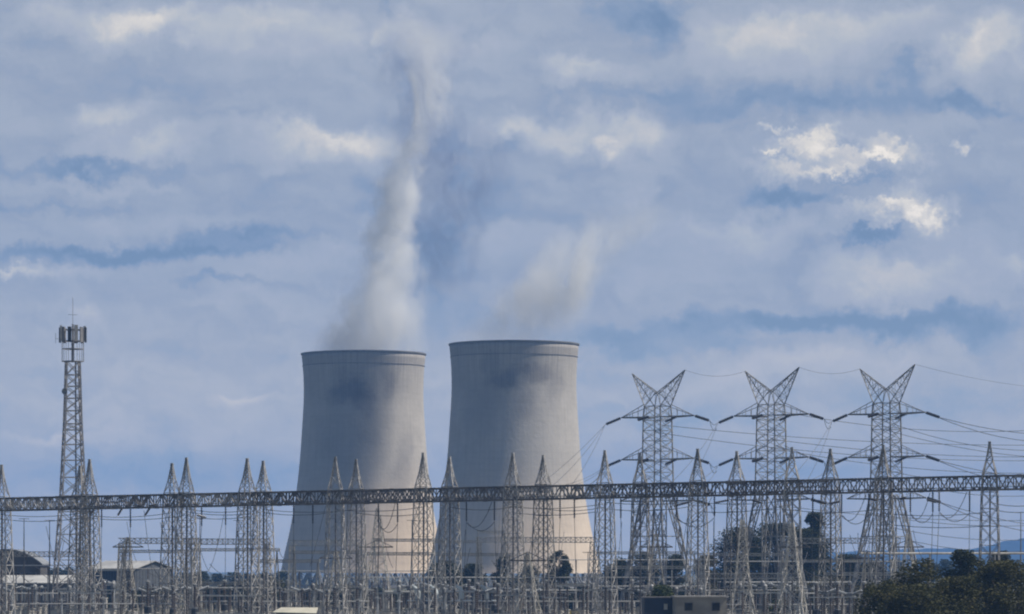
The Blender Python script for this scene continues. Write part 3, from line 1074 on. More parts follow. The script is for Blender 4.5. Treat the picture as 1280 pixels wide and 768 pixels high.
def pylon(px, Y, arm_rows, top_rows, label, mirror=1):
    s = Y / FPX
    base = at(px, HORIZON, Y)
    o = thing('transmission_pylon', label, 'pylon', (base.x, Y, 0), R(-PROT), 'transmission pylons behind the gantry')
    zw = z_at(618, Y)
    zc = z_at(arm_rows[0] - 13, Y)
    hw = 2.0
    st = MAT['pylon steel']
    mb = MB()
    lattice(mb, [(zw, hw + .25, hw + .25), (z_at(arm_rows[0], Y), hw, hw), (zc, hw * .93, hw * .93)], .21, .085, panels_ratio=.48)
    mb.build('body', st, o)
    # splayed legs, each a lattice of its own
    for k, (sx, sy) in enumerate(((-1, -1), (1, -1), (1, 1), (-1, 1))):
        mb = MB()
        t0 = Vector((sx * (hw + .25), sy * (hw + .25), zw - .05))
        b0 = Vector((sx * 5.7, sy * 5.7, .3))
        mb.bar(t0, b0, .3)
        inx = [Vector((sx * .25, sy * (hw + .25), zw - .05)), Vector((sx * (hw + .25), sy * .25, zw - .05))]
        for q in inx:
            mb.bar(q, b0 + Vector((0, 0, .2)), .17)
            nn = 8
            for i in range(nn):
                f0, f1 = i / nn, (i + 1) / nn
                a0, a1 = t0.lerp(b0, f0), t0.lerp(b0, f1)
                c0, c1 = q.lerp(b0, f0), q.lerp(b0, f1)
                mb.bar(a0, c1, .11)
                mb.bar(c0, a1, .11)
                mb.bar(a1, c1, .10)
        mb.box((b0.x, b0.y, .15), (1.2, 1.2, .3))
        mb.build('leg', st, o)
    # wind bracing between the legs
    mb = MB()
    for zf in (.33, .66):
        z = zw * zf
        e = hw + .25 + (5.7 - hw - .25) * (1 - zf)
        for k in range(4):
            c4 = [Vector((-e, -e, z)), Vector((e, -e, z)), Vector((e, e, z)), Vector((-e, e, z))]
            mb.bar(c4[k], c4[(k + 1) % 4], .15)
    mb.build('leg_bracing', st, o)
    tips = {}
    for li, row in enumerate(arm_rows):
        z = z_at(row, Y)
        for sgn in (-1, 1):
            ext = (6.9 if li < 2 else 7.1) / math.cos(R(PROT))
            tip = Vector((sgn * ext, 0, z))
            tips[(li, sgn)] = o.location + Matrix.Rotation(R(-PROT), 3, 'Z') @ tip
            mb = MB()
            roots_lo = [Vector((sgn * hw, -hw, z - .15)), Vector((sgn * hw, hw, z - .15))]
            roots_up = [Vector((sgn * hw * .97, -hw * .9, z + 2.4)), Vector((sgn * hw * .97, hw * .9, z + 2.4))]
            for q in roots_lo:
                mb.bar(q, tip, .26)
            for q in roots_up:
                mb.bar(q, tip, .11)
            nn = 4
            for i in range(1, nn):
                f = i / nn
                a, b = roots_lo[0].lerp(tip, f), roots_lo[1].lerp(tip, f)
                mb.bar(a, b, .11)
                a2, b2 = roots_lo[0].lerp(tip, f - 1 / nn), roots_lo[1].lerp(tip, f - 1 / nn)
                mb.bar(a2, b, .1)
                for qu, ql in zip(roots_up, roots_lo):
                    mb.bar(qu.lerp(tip, f), ql.lerp(tip, f), .075)
            mb.build('cross_arm', st, o)
    # two earth wire horns
    horn_tips = []
    for sgn, (tx, ty) in zip((-1, 1), top_rows):
        tip = Vector(((tx - px) * s / math.cos(R(PROT)), 0.0, z_at(ty, Y)))
        horn_tips.append(o.location + Matrix.Rotation(R(-PROT), 3, 'Z') @ tip)
        mb = MB()
        outer = [Vector((sgn * hw * .93, -hw * .9, zc)), Vector((sgn * hw * .93, hw * .9, zc))]
        inner = [Vector((-sgn * hw * .30, -hw * .3, zc + 2.1)), Vector((-sgn * hw * .30, hw * .3, zc + 2.1))]
        foot = [Vector((-sgn * hw * .93, -hw * .9, zc)), Vector((-sgn * hw * .93, hw * .9, zc))]
        for q in outer:
            mb.bar(q, tip, .15)
        for q, f_ in zip(inner, foot):
            mb.bar(q, tip, .13)
            mb.bar(f_, q, .12)
        nn = 5
        for i in range(nn):
            f0, f1 = i / nn, (i + 1) / nn
            for a, b in ((outer[0], inner[0]), (outer[1], inner[1]), (outer[0], outer[1]), (inner[0], inner[1])):
                mb.bar(a.lerp(tip, f0), b.lerp(tip, f1), .07)
                if i:
                    mb.bar(a.lerp(tip, f0), b.lerp(tip, f0), .075)
        mb.build('earth_wire_horn', st, o)
    return o, tips, horn_tips


PY = []
for px, Y, lab in ((822, 705, 'lattice pylon nearest the cooling towers, with splayed horns'), (964, 700, 'middle one of the three lattice pylons, above the dark tree clump'),
                   (1108, 695, 'lattice pylon farthest from the cooling towers, above the blue hills')):
    dxr = (px - 822) / 286.0
    rows = [521 - 4 * dxr, 574 - 3 * dxr, 626 - 3 * dxr]
    tops = [(px - 31, 466 - 6 * dxr), (px + 33, 464 - 7 * dxr)]
    PY.append((px, Y) + pylon(px, Y, rows, tops, lab))
PNAME = ['the first pylon', 'the middle pylon', 'the last pylon']
for i, (px, Y, o, tips, horns) in enumerate(PY):
    for (li, sgn), tip in tips.items():
        if li == 2 and sgn < 0:
            continue
        lev = ['upper', 'middle', 'lower'][li]
        if sgn < 0:
            a2 = tip + Vector((-3.3, -1.5, -1.45))
        else:
            a2 = tip + Vector((3.2, 2.0, -.95))
        q = insulator_string(tip, a2, 'x', 'strain insulators of the pylons', r=.33, n=9)
        PENDING.pop()
        q['label'] = f"dark strain insulator at the {'tower side' if sgn < 0 else 'hill side'} tip of the {lev} arm of {PNAME[i]}"
        # inner strings beside the body
        ctr = Vector((o.location.x, Y - 3.0, tip.z))
        if li < 2:
            b0 = ctr + Vector((sgn * 2.2 + .4, 0, -.15))
            b1 = ctr + Vector((sgn * 2.2 + (2.6 if sgn > 0 else -2.0), -2.5, -.9 if sgn < 0 else .15))
            if sgn > 0:
                b0, b1 = ctr + Vector((1.2, -.3, -1.2)), ctr + Vector((3.7, -.3, -.1))
            q = insulator_string(b0, b1, 'x', 'strain insulators of the pylons', r=.33, n=8)
            PENDING.pop()
            q['label'] = f"dark strain insulator beside the body of {PNAME[i]} at its {lev} arm, {'tower' if sgn < 0 else 'hill'} side"
        # jumper under the arm tip
        # lines leaving to the right (towards the next pylons / the frame's far side)
        if sgn > 0:
            for j in range(2):
                st0 = a2 + Vector((0, j * .5, -j * .1))
                if i < 2:
                    nx = PY[i + 1][3][(li, -1)] + Vector((-3.3, -1.5, -1.45))
                    wire(st0, nx + Vector((-.2, 0, -j * 1.0)), .5 + j * .5, f"slack {lev} arm line of {PNAME[i]}", r=.05, group='power lines', px=px + 60)
                else:
                    wire(st0, at(1345, (543, 598, 660)[li] + j * 7, 850), 1.2 + j * .8, f"outgoing {lev} arm line of {PNAME[i]}", r=.07, group='power lines', px=px + 110)
        else:
            g0 = {0: (690, 600), 1: (838, 601), 2: (985, 597)}[i]
            for j in range(2):
                gx = g0[0] + j * 24 + li * 18
                wire(a2, at(gx, beam_row(gx) - 8, row_pt(gx, 0).y), .8, f"falling {lev} arm line of {PNAME[i]}", r=.036, group='power lines', px=px - 60)
    # far lines that pass behind towards the right
for j, (ya, yb, xa, xb) in enumerate(((531, 556, 822, 1350), (541, 575, 822, 1350), (512, 533, 964, 1350), (549, 570, 964, 1350), (560, 590, 964, 1350),
                                      (527, 560, 1108, 1350), (538, 574, 1108, 1350), (588, 600, 1108, 1350), (596, 612, 1108, 1350),
                                      (646, 652, 1108, 1350), (658, 668, 1108, 1350), (668, 680, 1108, 1350), (634, 648, 990, 1350))):
    wire(at(xa, ya, 760), at(xb, yb, 820), 1.5 + (j % 3) * .6, 'thin distant sloping power line', r=.062, group='distant power lines', px=(max(xa, 0) + min(xb, 1280)) / 2)

for i, (xa, li) in enumerate(((672, 0), (700, 1), (735, 1))):
    wire(at(xa, beam_row(xa) - 8, row_pt(xa, 0).y), PY[0][4 - 1][(li, -1)] + Vector((-3.3, -1.5, -1.45)), .5, 'line rising to the first pylon', r=.036, group='power lines', px=(xa + 790) / 2)
for i in (0, 1, 2):
    for k, tip in enumerate(PY[i][4]):
        if k == 1:
            wire(tip, PY[i + 1][4][0] if i < 2 else at(1345, 487, 850), 1.1, f'thin earth wire leaving the tall horn of {PNAME[i]}', r=.028, group='earth wires', px=PY[i][0] + 60)
            PENDING.pop()
            [o for o in C.objects][-1]['label'] = f'thin earth wire leaving the tall horn of {PNAME[i]}'

# ------------------------------------------------------------------ trees
def clump_tree(name, label, px, top_row, half_px, Y, leafmat, group, crown_low=0.25, n_leaf=3000, leaf=0.32, shape='round', seed=0, gaps=0.5, lean=0.0):
    rr = random.Random(seed * 77 + int(px))
    base = at(px, HORIZON, Y)
    H = z_at(top_row, Y)
    W = half_px * Y / FPX
    o = thing(name, label, 'tree' if H > 3.5 else 'bush', (base.x, Y, 0), 0, group)
    tr = MB()
    th = H * 0.55
    tr.tube([(0, 0, -.2), (lean * th * .4 + rr.uniform(-.15, .15), rr.uniform(-.1, .1), th * .5), (lean * th, 0, th), (lean * th * 1.3, 0, H * .85)],
            [H * .030, H * .024, H * .017, H * .006], 8)
    lows = []
    nb = 9
    for i in range(nb):
        a = 2 * math.pi * i / nb + rr.uniform(-.3, .3)
        z0 = th * rr.uniform(.45, 1.1)
        e = Vector((math.cos(a) * W * rr.uniform(.4, .75), math.sin(a) * W * rr.uniform(.4, .75), min(H * .92, z0 + H * rr.uniform(.15, .38))))
        s0 = Vector((lean * z0, 0, z0))
        m_ = s0.lerp(e, .5) + Vector((0, 0, -H * .03))
        tr.tube([s0, m_, e], [H * .013, H * .008, H * .004], 5)
        lows.append(e)
    tr.build('trunk', MAT['bark'], o)
    cl = MB()
    z0 = H * crown_low
    clumps = []
    ncl = 60 if shape != 'spire' else 46
    for i in range(ncl):
        for _ in range(30):
            u = rr.random()
            z = z0 + (H - z0) * u
            if shape == 'round':
                prof = math.sqrt(max(0.0, 1 - (2 * u - 1) ** 2 * .96)) * (1 - .12 * u)
            elif shape == 'dome':
                prof = math.sqrt(max(0.0, 1 - u ** 2 * .95))
            else:
                prof = (1 - u) ** .75 * (.45 + .55 * math.sin(u * 9 + seed) ** 2)
            a = rr.uniform(0, 2 * math.pi)
            q = math.sqrt(rr.random())
            if q > (gaps if Y < 500 else .12) * rr.random():
                break
        rad = W * prof * q * .88
        size = W * (rr.uniform(.22, .40) if Y < 500 else (rr.uniform(.28, .46) if shape != 'spire' else rr.uniform(.16, .34)))
        c = Vector((math.cos(a) * rad + lean * z, math.sin(a) * rad, z))
        c.z = min(c.z, H - size * .5)
        clumps.append((c, size))
    per = int(n_leaf * (1.9 if Y < 500 else 2.8 if Y < 1000 else 1.3)) // ncl
    for c, size in clumps:
        for _ in range(per):
            d = Vector((rr.gauss(0, 1), rr.gauss(0, 1), rr.gauss(0, .75)))
            d = d.normalized() * (size * rr.random() ** .45)
            p = c + d
            if p.z < 0.1 or p.z > H + .2:
                continue
            nrm = Vector((rr.gauss(0, 1), rr.gauss(0, 1), rr.gauss(0, 1))).normalized()
            a_ = nrm.cross(Vector((0, 0, 1)))
            a_ = a_.normalized() if a_.length > .01 else Vector((1, 0, 0))
            b_ = nrm.cross(a_)
            L = leaf * 1.15 * rr.uniform(.6, 1.35)
            wd = L * rr.uniform(.35, .6)
            cl.add([p - a_ * L * .5, p - b_ * wd * .5 + a_ * L * .08, p + a_ * L * .5, p + b_ * wd * .5 + a_ * L * .08], [(0, 1, 2, 3)])
    cl.build('crown', leafmat, o)
    return o


GUM, DARK, OLIVE, GREEN = MAT['gum leaves'], MAT['dark leaves'], MAT['olive leaves'], MAT['green leaves']
FG = 'dark trees in front of the yard'
clump_tree('tree', 'dark round-topped tree with a pointed crest, left one of the big pair in front', 1146, 700, 44, 425, GUM, FG, .12, 7000, .30, 'dome', 1)
clump_tree('tree', 'broad dark tree at the far right edge of the photo', 1258, 702, 62, 418, GUM, FG, .1, 8500, .30, 'dome', 2)
clump_tree('tree', 'low spreading brownish tree filling the right bottom between two taller crowns', 1196, 722, 46, 405, GUM, FG, .1, 6500, .28, 'dome', 3)
clump_tree('tree', 'small dark tree under the third pylon, lowest of the front trees', 1098, 728, 42, 410, GUM, FG, .1, 6000, .28, 'dome', 4)
clump_tree('tree', 'olive-brown shrubby tree at the bottom before the third pylon', 1140, 732, 56, 398, GUM, FG, .08, 7000, .28, 'dome', 5)
clump_tree('tree', 'dark tree with two rounded lobes behind the front trees, left of the last column', 1206, 689, 32, 455, DARK, FG, .15, 5200, .32, 'round', 6)
clump_tree('tree', 'small round crown just right of the rightmost gantry column', 1249, 690, 22, 600, DARK, FG, .2, 2800, .36, 'round', 7)
MG = 'trees behind the yard'
clump_tree('tree', 'tall dark tree with a ragged pointed tip between second and third pylons', 1018, 642, 21, 812, DARK, MG, .1, 5600, .50, 'dome', 8)
clump_tree('tree', 'dense dark tree filling the lower half beside the tall ragged tree', 1010, 662, 34, 805, DARK, MG, .1, 5000, .48, 'round', 9)
clump_tree('tree', 'wide dark round tree left of the second pylon foot', 924, 660, 40, 806, DARK, MG, .08, 6000, .48, 'dome', 10)
clump_tree('tree', 'dark round tree directly behind the second pylon', 970, 655, 46, 812, DARK, MG, .08, 6000, .48, 'dome', 11)
clump_tree('tree', 'olive-brown small tree between first and second pylons', 882, 695, 19, 795, OLIVE, MG, .1, 2600, .45, 'dome', 12)
clump_tree('tree', 'small dark tree just right of the first pylon foot', 843, 694, 18, 800, DARK, MG, .1, 2600, .45, 'dome', 13)
clump_tree('tree', 'dark tree under the first pylon', 806, 691, 24, 806, DARK, MG, .1, 3400, .45, 'dome', 14)
clump_tree('tree', 'dark low tree beside the right edge of the right cooling tower', 773, 697, 20, 810, DARK, MG, .1, 3000, .45, 'dome', 15)
clump_tree('tree', 'isolated dark round tree against the sunlit foot of the right cooling tower', 700, 689, 17, 800, DARK, MG, .15, 3600, .42, 'round', 16)
clump_tree('tree', 'dark bushy tree before the gap between the cooling towers', 556, 702, 26, 815, DARK, MG, .08, 3400, .45, 'dome', 17)
clump_tree('tree', 'low dark tree before the shaded foot of the right cooling tower', 592, 706, 20, 820, DARK, MG, .08, 2600, .45, 'dome', 18)
clump_tree('tree', 'dark tree before the middle foot of the right cooling tower', 628, 697, 17, 812, DARK, MG, .1, 2600, .45, 'dome', 19)
clump_tree('tree', 'low dark tree left of the isolated round tree', 662, 708, 18, 818, DARK, MG, .08, 2400, .45, 'dome', 20)
clump_tree('tree', 'low dark tree line piece before the blue hills', 1060, 694, 30, 830, DARK, MG, .06, 3800, .48, 'dome', 21)
clump_tree('tree', 'dark low tree left of the third pylon foot', 1092, 702, 22, 825, DARK, MG, .06, 3000, .48, 'dome', 22)
clump_tree('bush', 'rounded green bush behind the dark windowless hut', 830, 733, 26, 512, GREEN, 'bushes in the yard', .05, 4200, .30, 'dome', 23)
clump_tree('bush', 'green bush at the bottom under the second pylon', 975, 752, 20, 560, GREEN, 'bushes in the yard', .05, 2600, .28, 'dome', 24)
clump_tree('bush', 'olive scrub behind the pipe frames under the third pylon', 1040, 722, 44, 770, OLIVE, 'bushes in the yard', .04, 3600, .42, 'dome', 25)
clump_tree('bush', 'olive scrub between second and third pylon feet', 985, 727, 30, 772, OLIVE, 'bushes in the yard', .04, 2800, .42, 'dome', 26)
# trees along the far edge of the plain
FAR = [(58, 716, 14), (72, 716, 13), (86, 715, 12), (232, 722, 12), (252, 721, 14), (272, 724, 13), (292, 722, 14), (312, 724, 12), (332, 722, 14), (352, 721, 13), (762, 712, 14), (1120, 706, 16), (1165, 707, 14), (1182, 706, 13)]
for i, (px, row, hp) in enumerate(FAR):
    o = clump_tree('tree', None, px, row - 6, hp, 1250 + (i % 4) * 60, DARK, 'far trees on the plain', .05, 1100, .9, 'dome', 30 + i)
    later(o, 'small far dark tree', px)

# ------------------------------------------------------------------ buildings
def gable_building(name, label, loc, rz, L, W, H, rise, wallm, roofm, group=None):
    """long along local X, gable ends at +-X"""
    o = thing(name, label, 'building', loc, rz, group)
    w = MB()
    vs = [(-L/2, -W/2, 0), (L/2, -W/2, 0), (L/2, W/2, 0), (-L/2, W/2, 0), (-L/2, -W/2, H), (L/2, -W/2, H), (L/2, W/2, H), (-L/2, W/2, H), (-L/2, 0, H + rise), (L/2, 0, H + rise)]
    w.add(vs, [(0, 1, 5, 4), (2, 3, 7, 6), (1, 2, 6, 9, 5), (3, 0, 4, 8, 7)])
    w.build('wall', wallm, o)
    r = MB()
    ov, th = .5, .18
    sl = rise / (W / 2)
    for sg in (-1, 1):
        y0, z0 = 0, H + rise + .02
        y1, z1 = sg * (W / 2 + ov), H - sl * ov + .02
        a = [(-L/2 - ov, y0, z0), (L/2 + ov, y0, z0), (L/2 + ov, y1, z1), (-L/2 - ov, y1, z1)]
        b = [(x, y, z + th) for x, y, z in a]
        r.add(a + b, [(0, 1, 2, 3), (4, 7, 6, 5), (0, 4, 5, 1), (1, 5, 6, 2), (2, 6, 7, 3), (3, 7, 4, 0)])
    r.build('roof', roofm, o)
    return o


def quad_part(name, parent, mat, c, d, rz=0):
    m = MB()
    m.box(c, d, 0, rz)
    return m.build(name, mat, parent)


# grey gabled hall with its white roof and dark long wall
Yh = 905
ph = at(164, HORIZON, Yh)
hall = gable_building('industrial_hall', 'grey gabled hall with a white roof and dark navy long wall', (ph.x - .2, Yh, 0), R(-40), 17.0, 13.4, 9.6, 1.9, MAT['grey wall sheet'], MAT['white roof sheet'])
quad_part('long_wall_cladding', hall, MAT['dark wall sheet'], (0, -6.74, 4.7), (16.9, .05, 9.2))
quad_part('roller_door', hall, MAT['dull steel'], (8.6, 0, 2.6), (.08, 4.4, 5.2))
for kx in range(17):
    quad_part('wall_rib', hall, MAT['dark wall sheet'], (-7.9 + kx * .98, -6.80, 4.7), (.12, .06, 9.1))
for ky in range(12):
    quad_part('gable_rib', hall, MAT['grey wall sheet'], (8.54, -6.1 + ky * 1.1, 4.7), (.06, .1, 9.2))
quad_part('gutter', hall, MAT['white roof sheet'], (0, -7.3, 9.28), (17.8, .22, .3))
# barrel roofed shed
Ys = 800
ps = at(14, HORIZON, Ys)
shed = thing('barrel_roofed_shed', 'dark brown-grey shed with a curved barrel roof at the far left', 'building', (ps.x, Ys, 0), R(0))
wd = 15.2
mb = MB()
mb.box((0, 0, 5.3), (wd - .4, 14, 10.6))
mb.build('wall', MAT['brown grey roof'], shed)
mb = MB()
top, th = [], .25
for i in range(17):
    x = -wd / 2 - .3 + (wd + .6) * i / 16
    zz = 10.75 + 3.3 * (1 - (x / (wd / 2 + .3)) ** 2)
    top.append((x, zz))
for i in range(16):
    (xa, za), (xb, zb) = top[i], top[i + 1]
    vs = [(xa, -7.6, za), (xb, -7.6, zb), (xb, 7.6, zb), (xa, 7.6, za), (xa, -7.6, za - th), (xb, -7.6, zb - th), (xb, 7.6, zb - th), (xa, 7.6, za - th)]
    mb.add(vs, [(0, 1, 2, 3), (4, 7, 6, 5), (0, 4, 5, 1), (2, 6, 7, 3)] + ([(0, 3, 7, 4)] if i == 0 else []) + ([(1, 5, 6, 2)] if i == 15 else []))
mb.build('roof', MAT['grey equipment paint'], shed)
mb = MB()
vs = [(x, -7.05, z - th - .01) for x, z in top] + [(top[-1][0], -7.05, 10.4), (top[0][0], -7.05, 10.4)]
mb.add(vs, [tuple(range(len(vs)))])
mb.build('end_wall', MAT['brown grey roof'], shed)
for x in (-5.2, -1.7, 1.8, 5.3):
    f = quad_part('window', shed, MAT['dull steel'], (x, -7.06, 8.1), (2.4, .1, 1.5))
    quad_part('pane', f, MAT['window dark'], (x, -7.13, 8.1), (2.1, .06, 1.2))
# long low control building with a white roof and pale wall panels
Yc = 720
pc = at(46, HORIZON, Yc)
ctl = thing('control_building', 'long low building with a sunlit white roof and pale wall panels below it', 'building', (pc.x, Yc, 0), 0)
mb = MB(); mb.box((0, 0, 3.3), (15.6, 8, 6.6)); mb.build('wall', MAT['grey wall sheet'], ctl)
mb = MB()
vs = [(-8.2, -4.8, 6.65), (8.2, -4.8, 6.65), (8.2, 4.6, 8.15), (-8.2, 4.6, 8.15)]
vs += [(x, y, z + .2) for x, y, z in vs]
mb.add(vs, [(0, 3, 2, 1), (4, 5, 6, 7), (0, 1, 5, 4), (1, 2, 6, 5), (2, 3, 7, 6), (3, 0, 4, 7)])
mb.build('roof', MAT['white roof sheet'], ctl)
for x in (-7.0, -5.2, -3.7, -2.2, .6, 2.2, 3.4, 5.2, 6.6):
    quad_part('wall_panel', ctl, MAT['cabinet paint'], (x, -4.03, 4.2), (.95, .06, 1.9))
    quad_part('window', ctl, MAT['window dark'], (x, -4.03, 1.9), (1.1, .06, 1.4))
# cream flat roofed hut at the bottom
Yb = 500
pb = at(371, HORIZON, Yb)
hut = thing('flat_roofed_hut', 'hut with a cream sloping roof cut by the bottom edge', 'building', (pb.x, Yb, 0), R(-6))
mb = MB(); mb.box((0, 0, 1.7), (5.2, 4.0, 3.4)); mb.build('wall', MAT['dark wall sheet'], hut)
mb = MB()
vs = [(-3.0, -2.5, 3.45), (3.1, -2.5, 3.3), (2.6, 2.4, 4.05), (-2.6, 2.4, 4.05)]
vs += [(x, y, z + .15) for x, y, z in vs]
mb.add(vs, [(0, 3, 2, 1), (4, 5, 6, 7), (0, 1, 5, 4), (1, 2, 6, 5), (2, 3, 7, 6), (3, 0, 4, 7)])
mb.build('roof', MAT['cream roof sheet'], hut)
quad_part('door', hut, MAT['grey equipment paint'], (1.2, -2.03, 1.05), (.95, .06, 2.1))
quad_part('window', hut, MAT['window dark'], (-1.1, -2.03, 2.0), (1.2, .06, .9))
# block house with two dark openings
Yk = 490
pk = at(874, HORIZON, Yk)
blk = thing('block_house', 'pale rendered block house with two small dark openings', 'building', (pk.x, Yk, 0), R(3))
mb = MB(); mb.box((0, 0, 2.85), (6.9, 5, 5.7)); mb.build('wall', MAT['rendered block wall'], blk)
mb = MB(); mb.box((0, 0, 5.8), (7.2, 5.4, .2)); mb.build('roof', MAT['concrete footing'], blk)
for x in (-1.7, 2.0):
    f = quad_part('window', blk, MAT['dull steel'], (x, -2.51, 4.45), (1.15, .08, 1.15))
    quad_part('pane', f, MAT['window dark'], (x, -2.57, 4.45), (.95, .06, .95))
quad_part('door', blk, MAT['grey equipment paint'], (.2, -2.53, 1.05), (1.0, .06, 2.1))
pd_ = at(822, HORIZON, 494)
dk = thing('equipment_hut', 'dark windowless hut with a small white panel beside the pale block house', 'building', (pd_.x, 494, 0), R(3))
mb = MB(); mb.box((0, 0, 2.8), (4.0, 4.4, 5.6)); mb.build('wall', MAT['dark wall sheet'], dk)
mb = MB(); mb.box((0, 0, 5.68), (4.3, 4.7, .16)); mb.build('roof', MAT['dull steel'], dk)
quad_part('wall_panel', dk, MAT['cabinet paint'], (.9, -2.23, 4.4), (.5, .06, .8))
quad_part('door', dk, MAT['dark equipment paint'], (-1.2, -2.23, 1.05), (1.0, .06, 2.1))
# yellow truck, roof and cab just in the picture
pt = at(716, HORIZON, 575)
trk = thing('utility_truck', 'yellow utility truck whose cab roof just shows at the bottom edge', 'truck', (pt.x, 575, 0), R(12))
mb = MB()
prof = [(-1.1, .7), (1.05, .7), (1.1, 1.5), (.8, 2.75), (.55, 2.98), (-.9, 3.02), (-1.1, 2.8)]
vs = [(x, -1.15, z) for x, z in prof] + [(x, 1.15, z) for x, z in prof]
nP = len(prof)
mb.add(vs, [tuple(range(nP)), tuple(range(2 * nP - 1, nP - 1, -1))] + [(i, i + nP, (i + 1) % nP + nP, (i + 1) % nP) for i in range(nP)])
mb.build('cab', MAT['yellow paint'], trk)
mb = MB(); mb.box((-3.3, 0, 1.75), (4.2, 2.35, 1.5)); mb.build('tray', MAT['dark equipment paint'], trk)
mb = MB(); mb.box((-2.2, 0, .85), (6.4, 1.0, .28)); mb.build('chassis', MAT['dull steel'], trk)
mb = MB(); mb.box((.05, -1.17, 2.15), (1.1, .05, .75)); mb.build('side_window', MAT['window dark'], trk)
for x in (.2, -4.2):
    for y in (-1.0, 1.0):
        mb = MB(); mb.tube([(x, y - .16, .5), (x, y + .16, .5)], .5, 16); wl = mb.build('wheel', MAT['tyre rubber'], trk)
        mb = MB(); mb.tube([(x, y - .18, .5), (x, y + .18, .5)], .24, 12); mb.build('hub', MAT['grey equipment paint'], wl)

# ------------------------------------------------------------------ communications mast
Ym = 640
pm = at(91, HORIZON, Ym)
mst = thing('communications_mast', 'tall lattice communications mast with a ring of panel antennas', 'mast', (pm.x, Ym, 0), R(14))
zt = z_at(452, Ym)
mb = MB()
lattice(mb, [(.3, 3.6, 3.6), (z_at(620, Ym), 2.05, 2.05), (z_at(530, Ym), 1.45, 1.45), (zt, 1.15, 1.15)], .27, .13, panels_ratio=.8)
mb.build('lattice_body', MAT['mast steel'], mst)
mb = MB(); mb.bar((.55, -.5, .5), (.45, -.4, zt), .34, .22); mb.build('cable_ladder', MAT['dark equipment paint'], mst)
mb = MB()
for zz in (zt, zt + 2.2, zt + 3.6, zt + 5.6):
    n = 12
    rr_ = 1.95
    for k in range(n):
        a0, a1 = 2 * math.pi * k / n, 2 * math.pi * (k + 1) / n
        mb.bar((rr_ * math.cos(a0), rr_ * math.sin(a0), zz), (rr_ * math.cos(a1), rr_ * math.sin(a1), zz), .11)
        if k % 3 == 0:
            mb.bar((0, 0, zz), (rr_ * math.cos(a0), rr_ * math.sin(a0), zz), .11)
for k in range(12):
    a0 = 2 * math.pi * k / 12
    mb.bar((1.95 * math.cos(a0), 1.95 * math.sin(a0), zt), (1.95 * math.cos(a0), 1.95 * math.sin(a0), zt + 3.6), .07)
mb.bar((0, 0, zt), (0, 0, zt + 6.6), .32)
mb.build('head_frame', MAT['mast steel'], mst)
for k in range(12):
    a0 = 2 * math.pi * k / 12 + .13
    r_ = 2.35 if k % 2 else 2.15
    mb = MB()
    mb.box((r_ * math.cos(a0), r_ * math.sin(a0), zt + 4.7 + (.3 if k % 3 == 0 else 0)), (.24, .62, 2.7), 0, a0)
    mb.build('panel_antenna', (MAT['grey equipment paint'], MAT['mast steel'], MAT['dark equipment paint'])[k % 3], mst)
mb = MB(); mb.bar((0, 0, zt + 6.6), (0, 0, z_at(372, Ym)), .07); mb.build('whip_antenna', MAT['mast steel'], mst)
mb = MB(); mb.bar((-.8, 0, zt + 8.3), (.8, 0, zt + 8.3), .06); mb.build('dipole_antenna', MAT['mast steel'], mst)
mb = MB(); mb.bar((-2.0, 0, zt + 4), (-3.1, 0, zt + 4), .06); mb.bar((-3.05, 0, zt + 3.2), (-3.05, 0, zt + 5.0), .06); mb.build('side_antenna', MAT['mast steel'], mst)
mb = MB(); mb.lathe([(0, .0), (.3, .05), (.5, .16), (.56, .30), (.5, .28), (0, .06)], 14); dsh = mb.build('microwave_dish', MAT['grey equipment paint'], mst)
dsh.location = (-1.5, -1.25, z_at(490, Ym)); dsh.rotation_euler = (R(90), 0, R(-30))

# ------------------------------------------------------------------ low busbar portals of the yard
def portal(xa, xb, row, Y, label, legs='lattice', depth=.9, mat='pale steel', fixture=True, rot=None, legs_at=(0.03, .97)):
    a, b = at(xa, row, Y), at(xb, row, Y)
    mid = Vector(((a.x + b.x) / 2, Y, 0))
    L = (b - a).length
    zb = a.z - depth / 2
    o = thing('busbar_portal', label, 'busbar portal', mid, R(-4) if rot is None else rot, 'low busbar portals')
    mc, ml = MB(), MB()
    truss(mc, ml, (-L / 2, 0, zb), (L / 2, 0, zb), .8, depth, .13, .08, .9)
    mc.build('beam_chords', MAT[mat], o)
    ml.build('beam_lacing', MAT[mat], o)
    for f in legs_at:
        x = -L / 2 + L * f
        mb = MB()
        if legs == 'lattice':
            sub = MB()
            lattice(sub, [(.2, .9, .9), (zb - depth / 2 - .02, .38, .38)], .12, .07, panels_ratio=1.0)
            mb.add([(v[0] + x, v[1], v[2]) for v in sub.v], sub.f)
        else:
            mb.bar((x - .9, 0, .1), (x, 0, zb - depth / 2), .2)
            mb.bar((x + .9, 0, .1), (x, 0, zb - depth / 2), .2)
            mb.bar((x - .5, 0, zb * .45), (x + .5, 0, zb * .45), .12)
        mb.build('leg', MAT[mat], o)
    return o


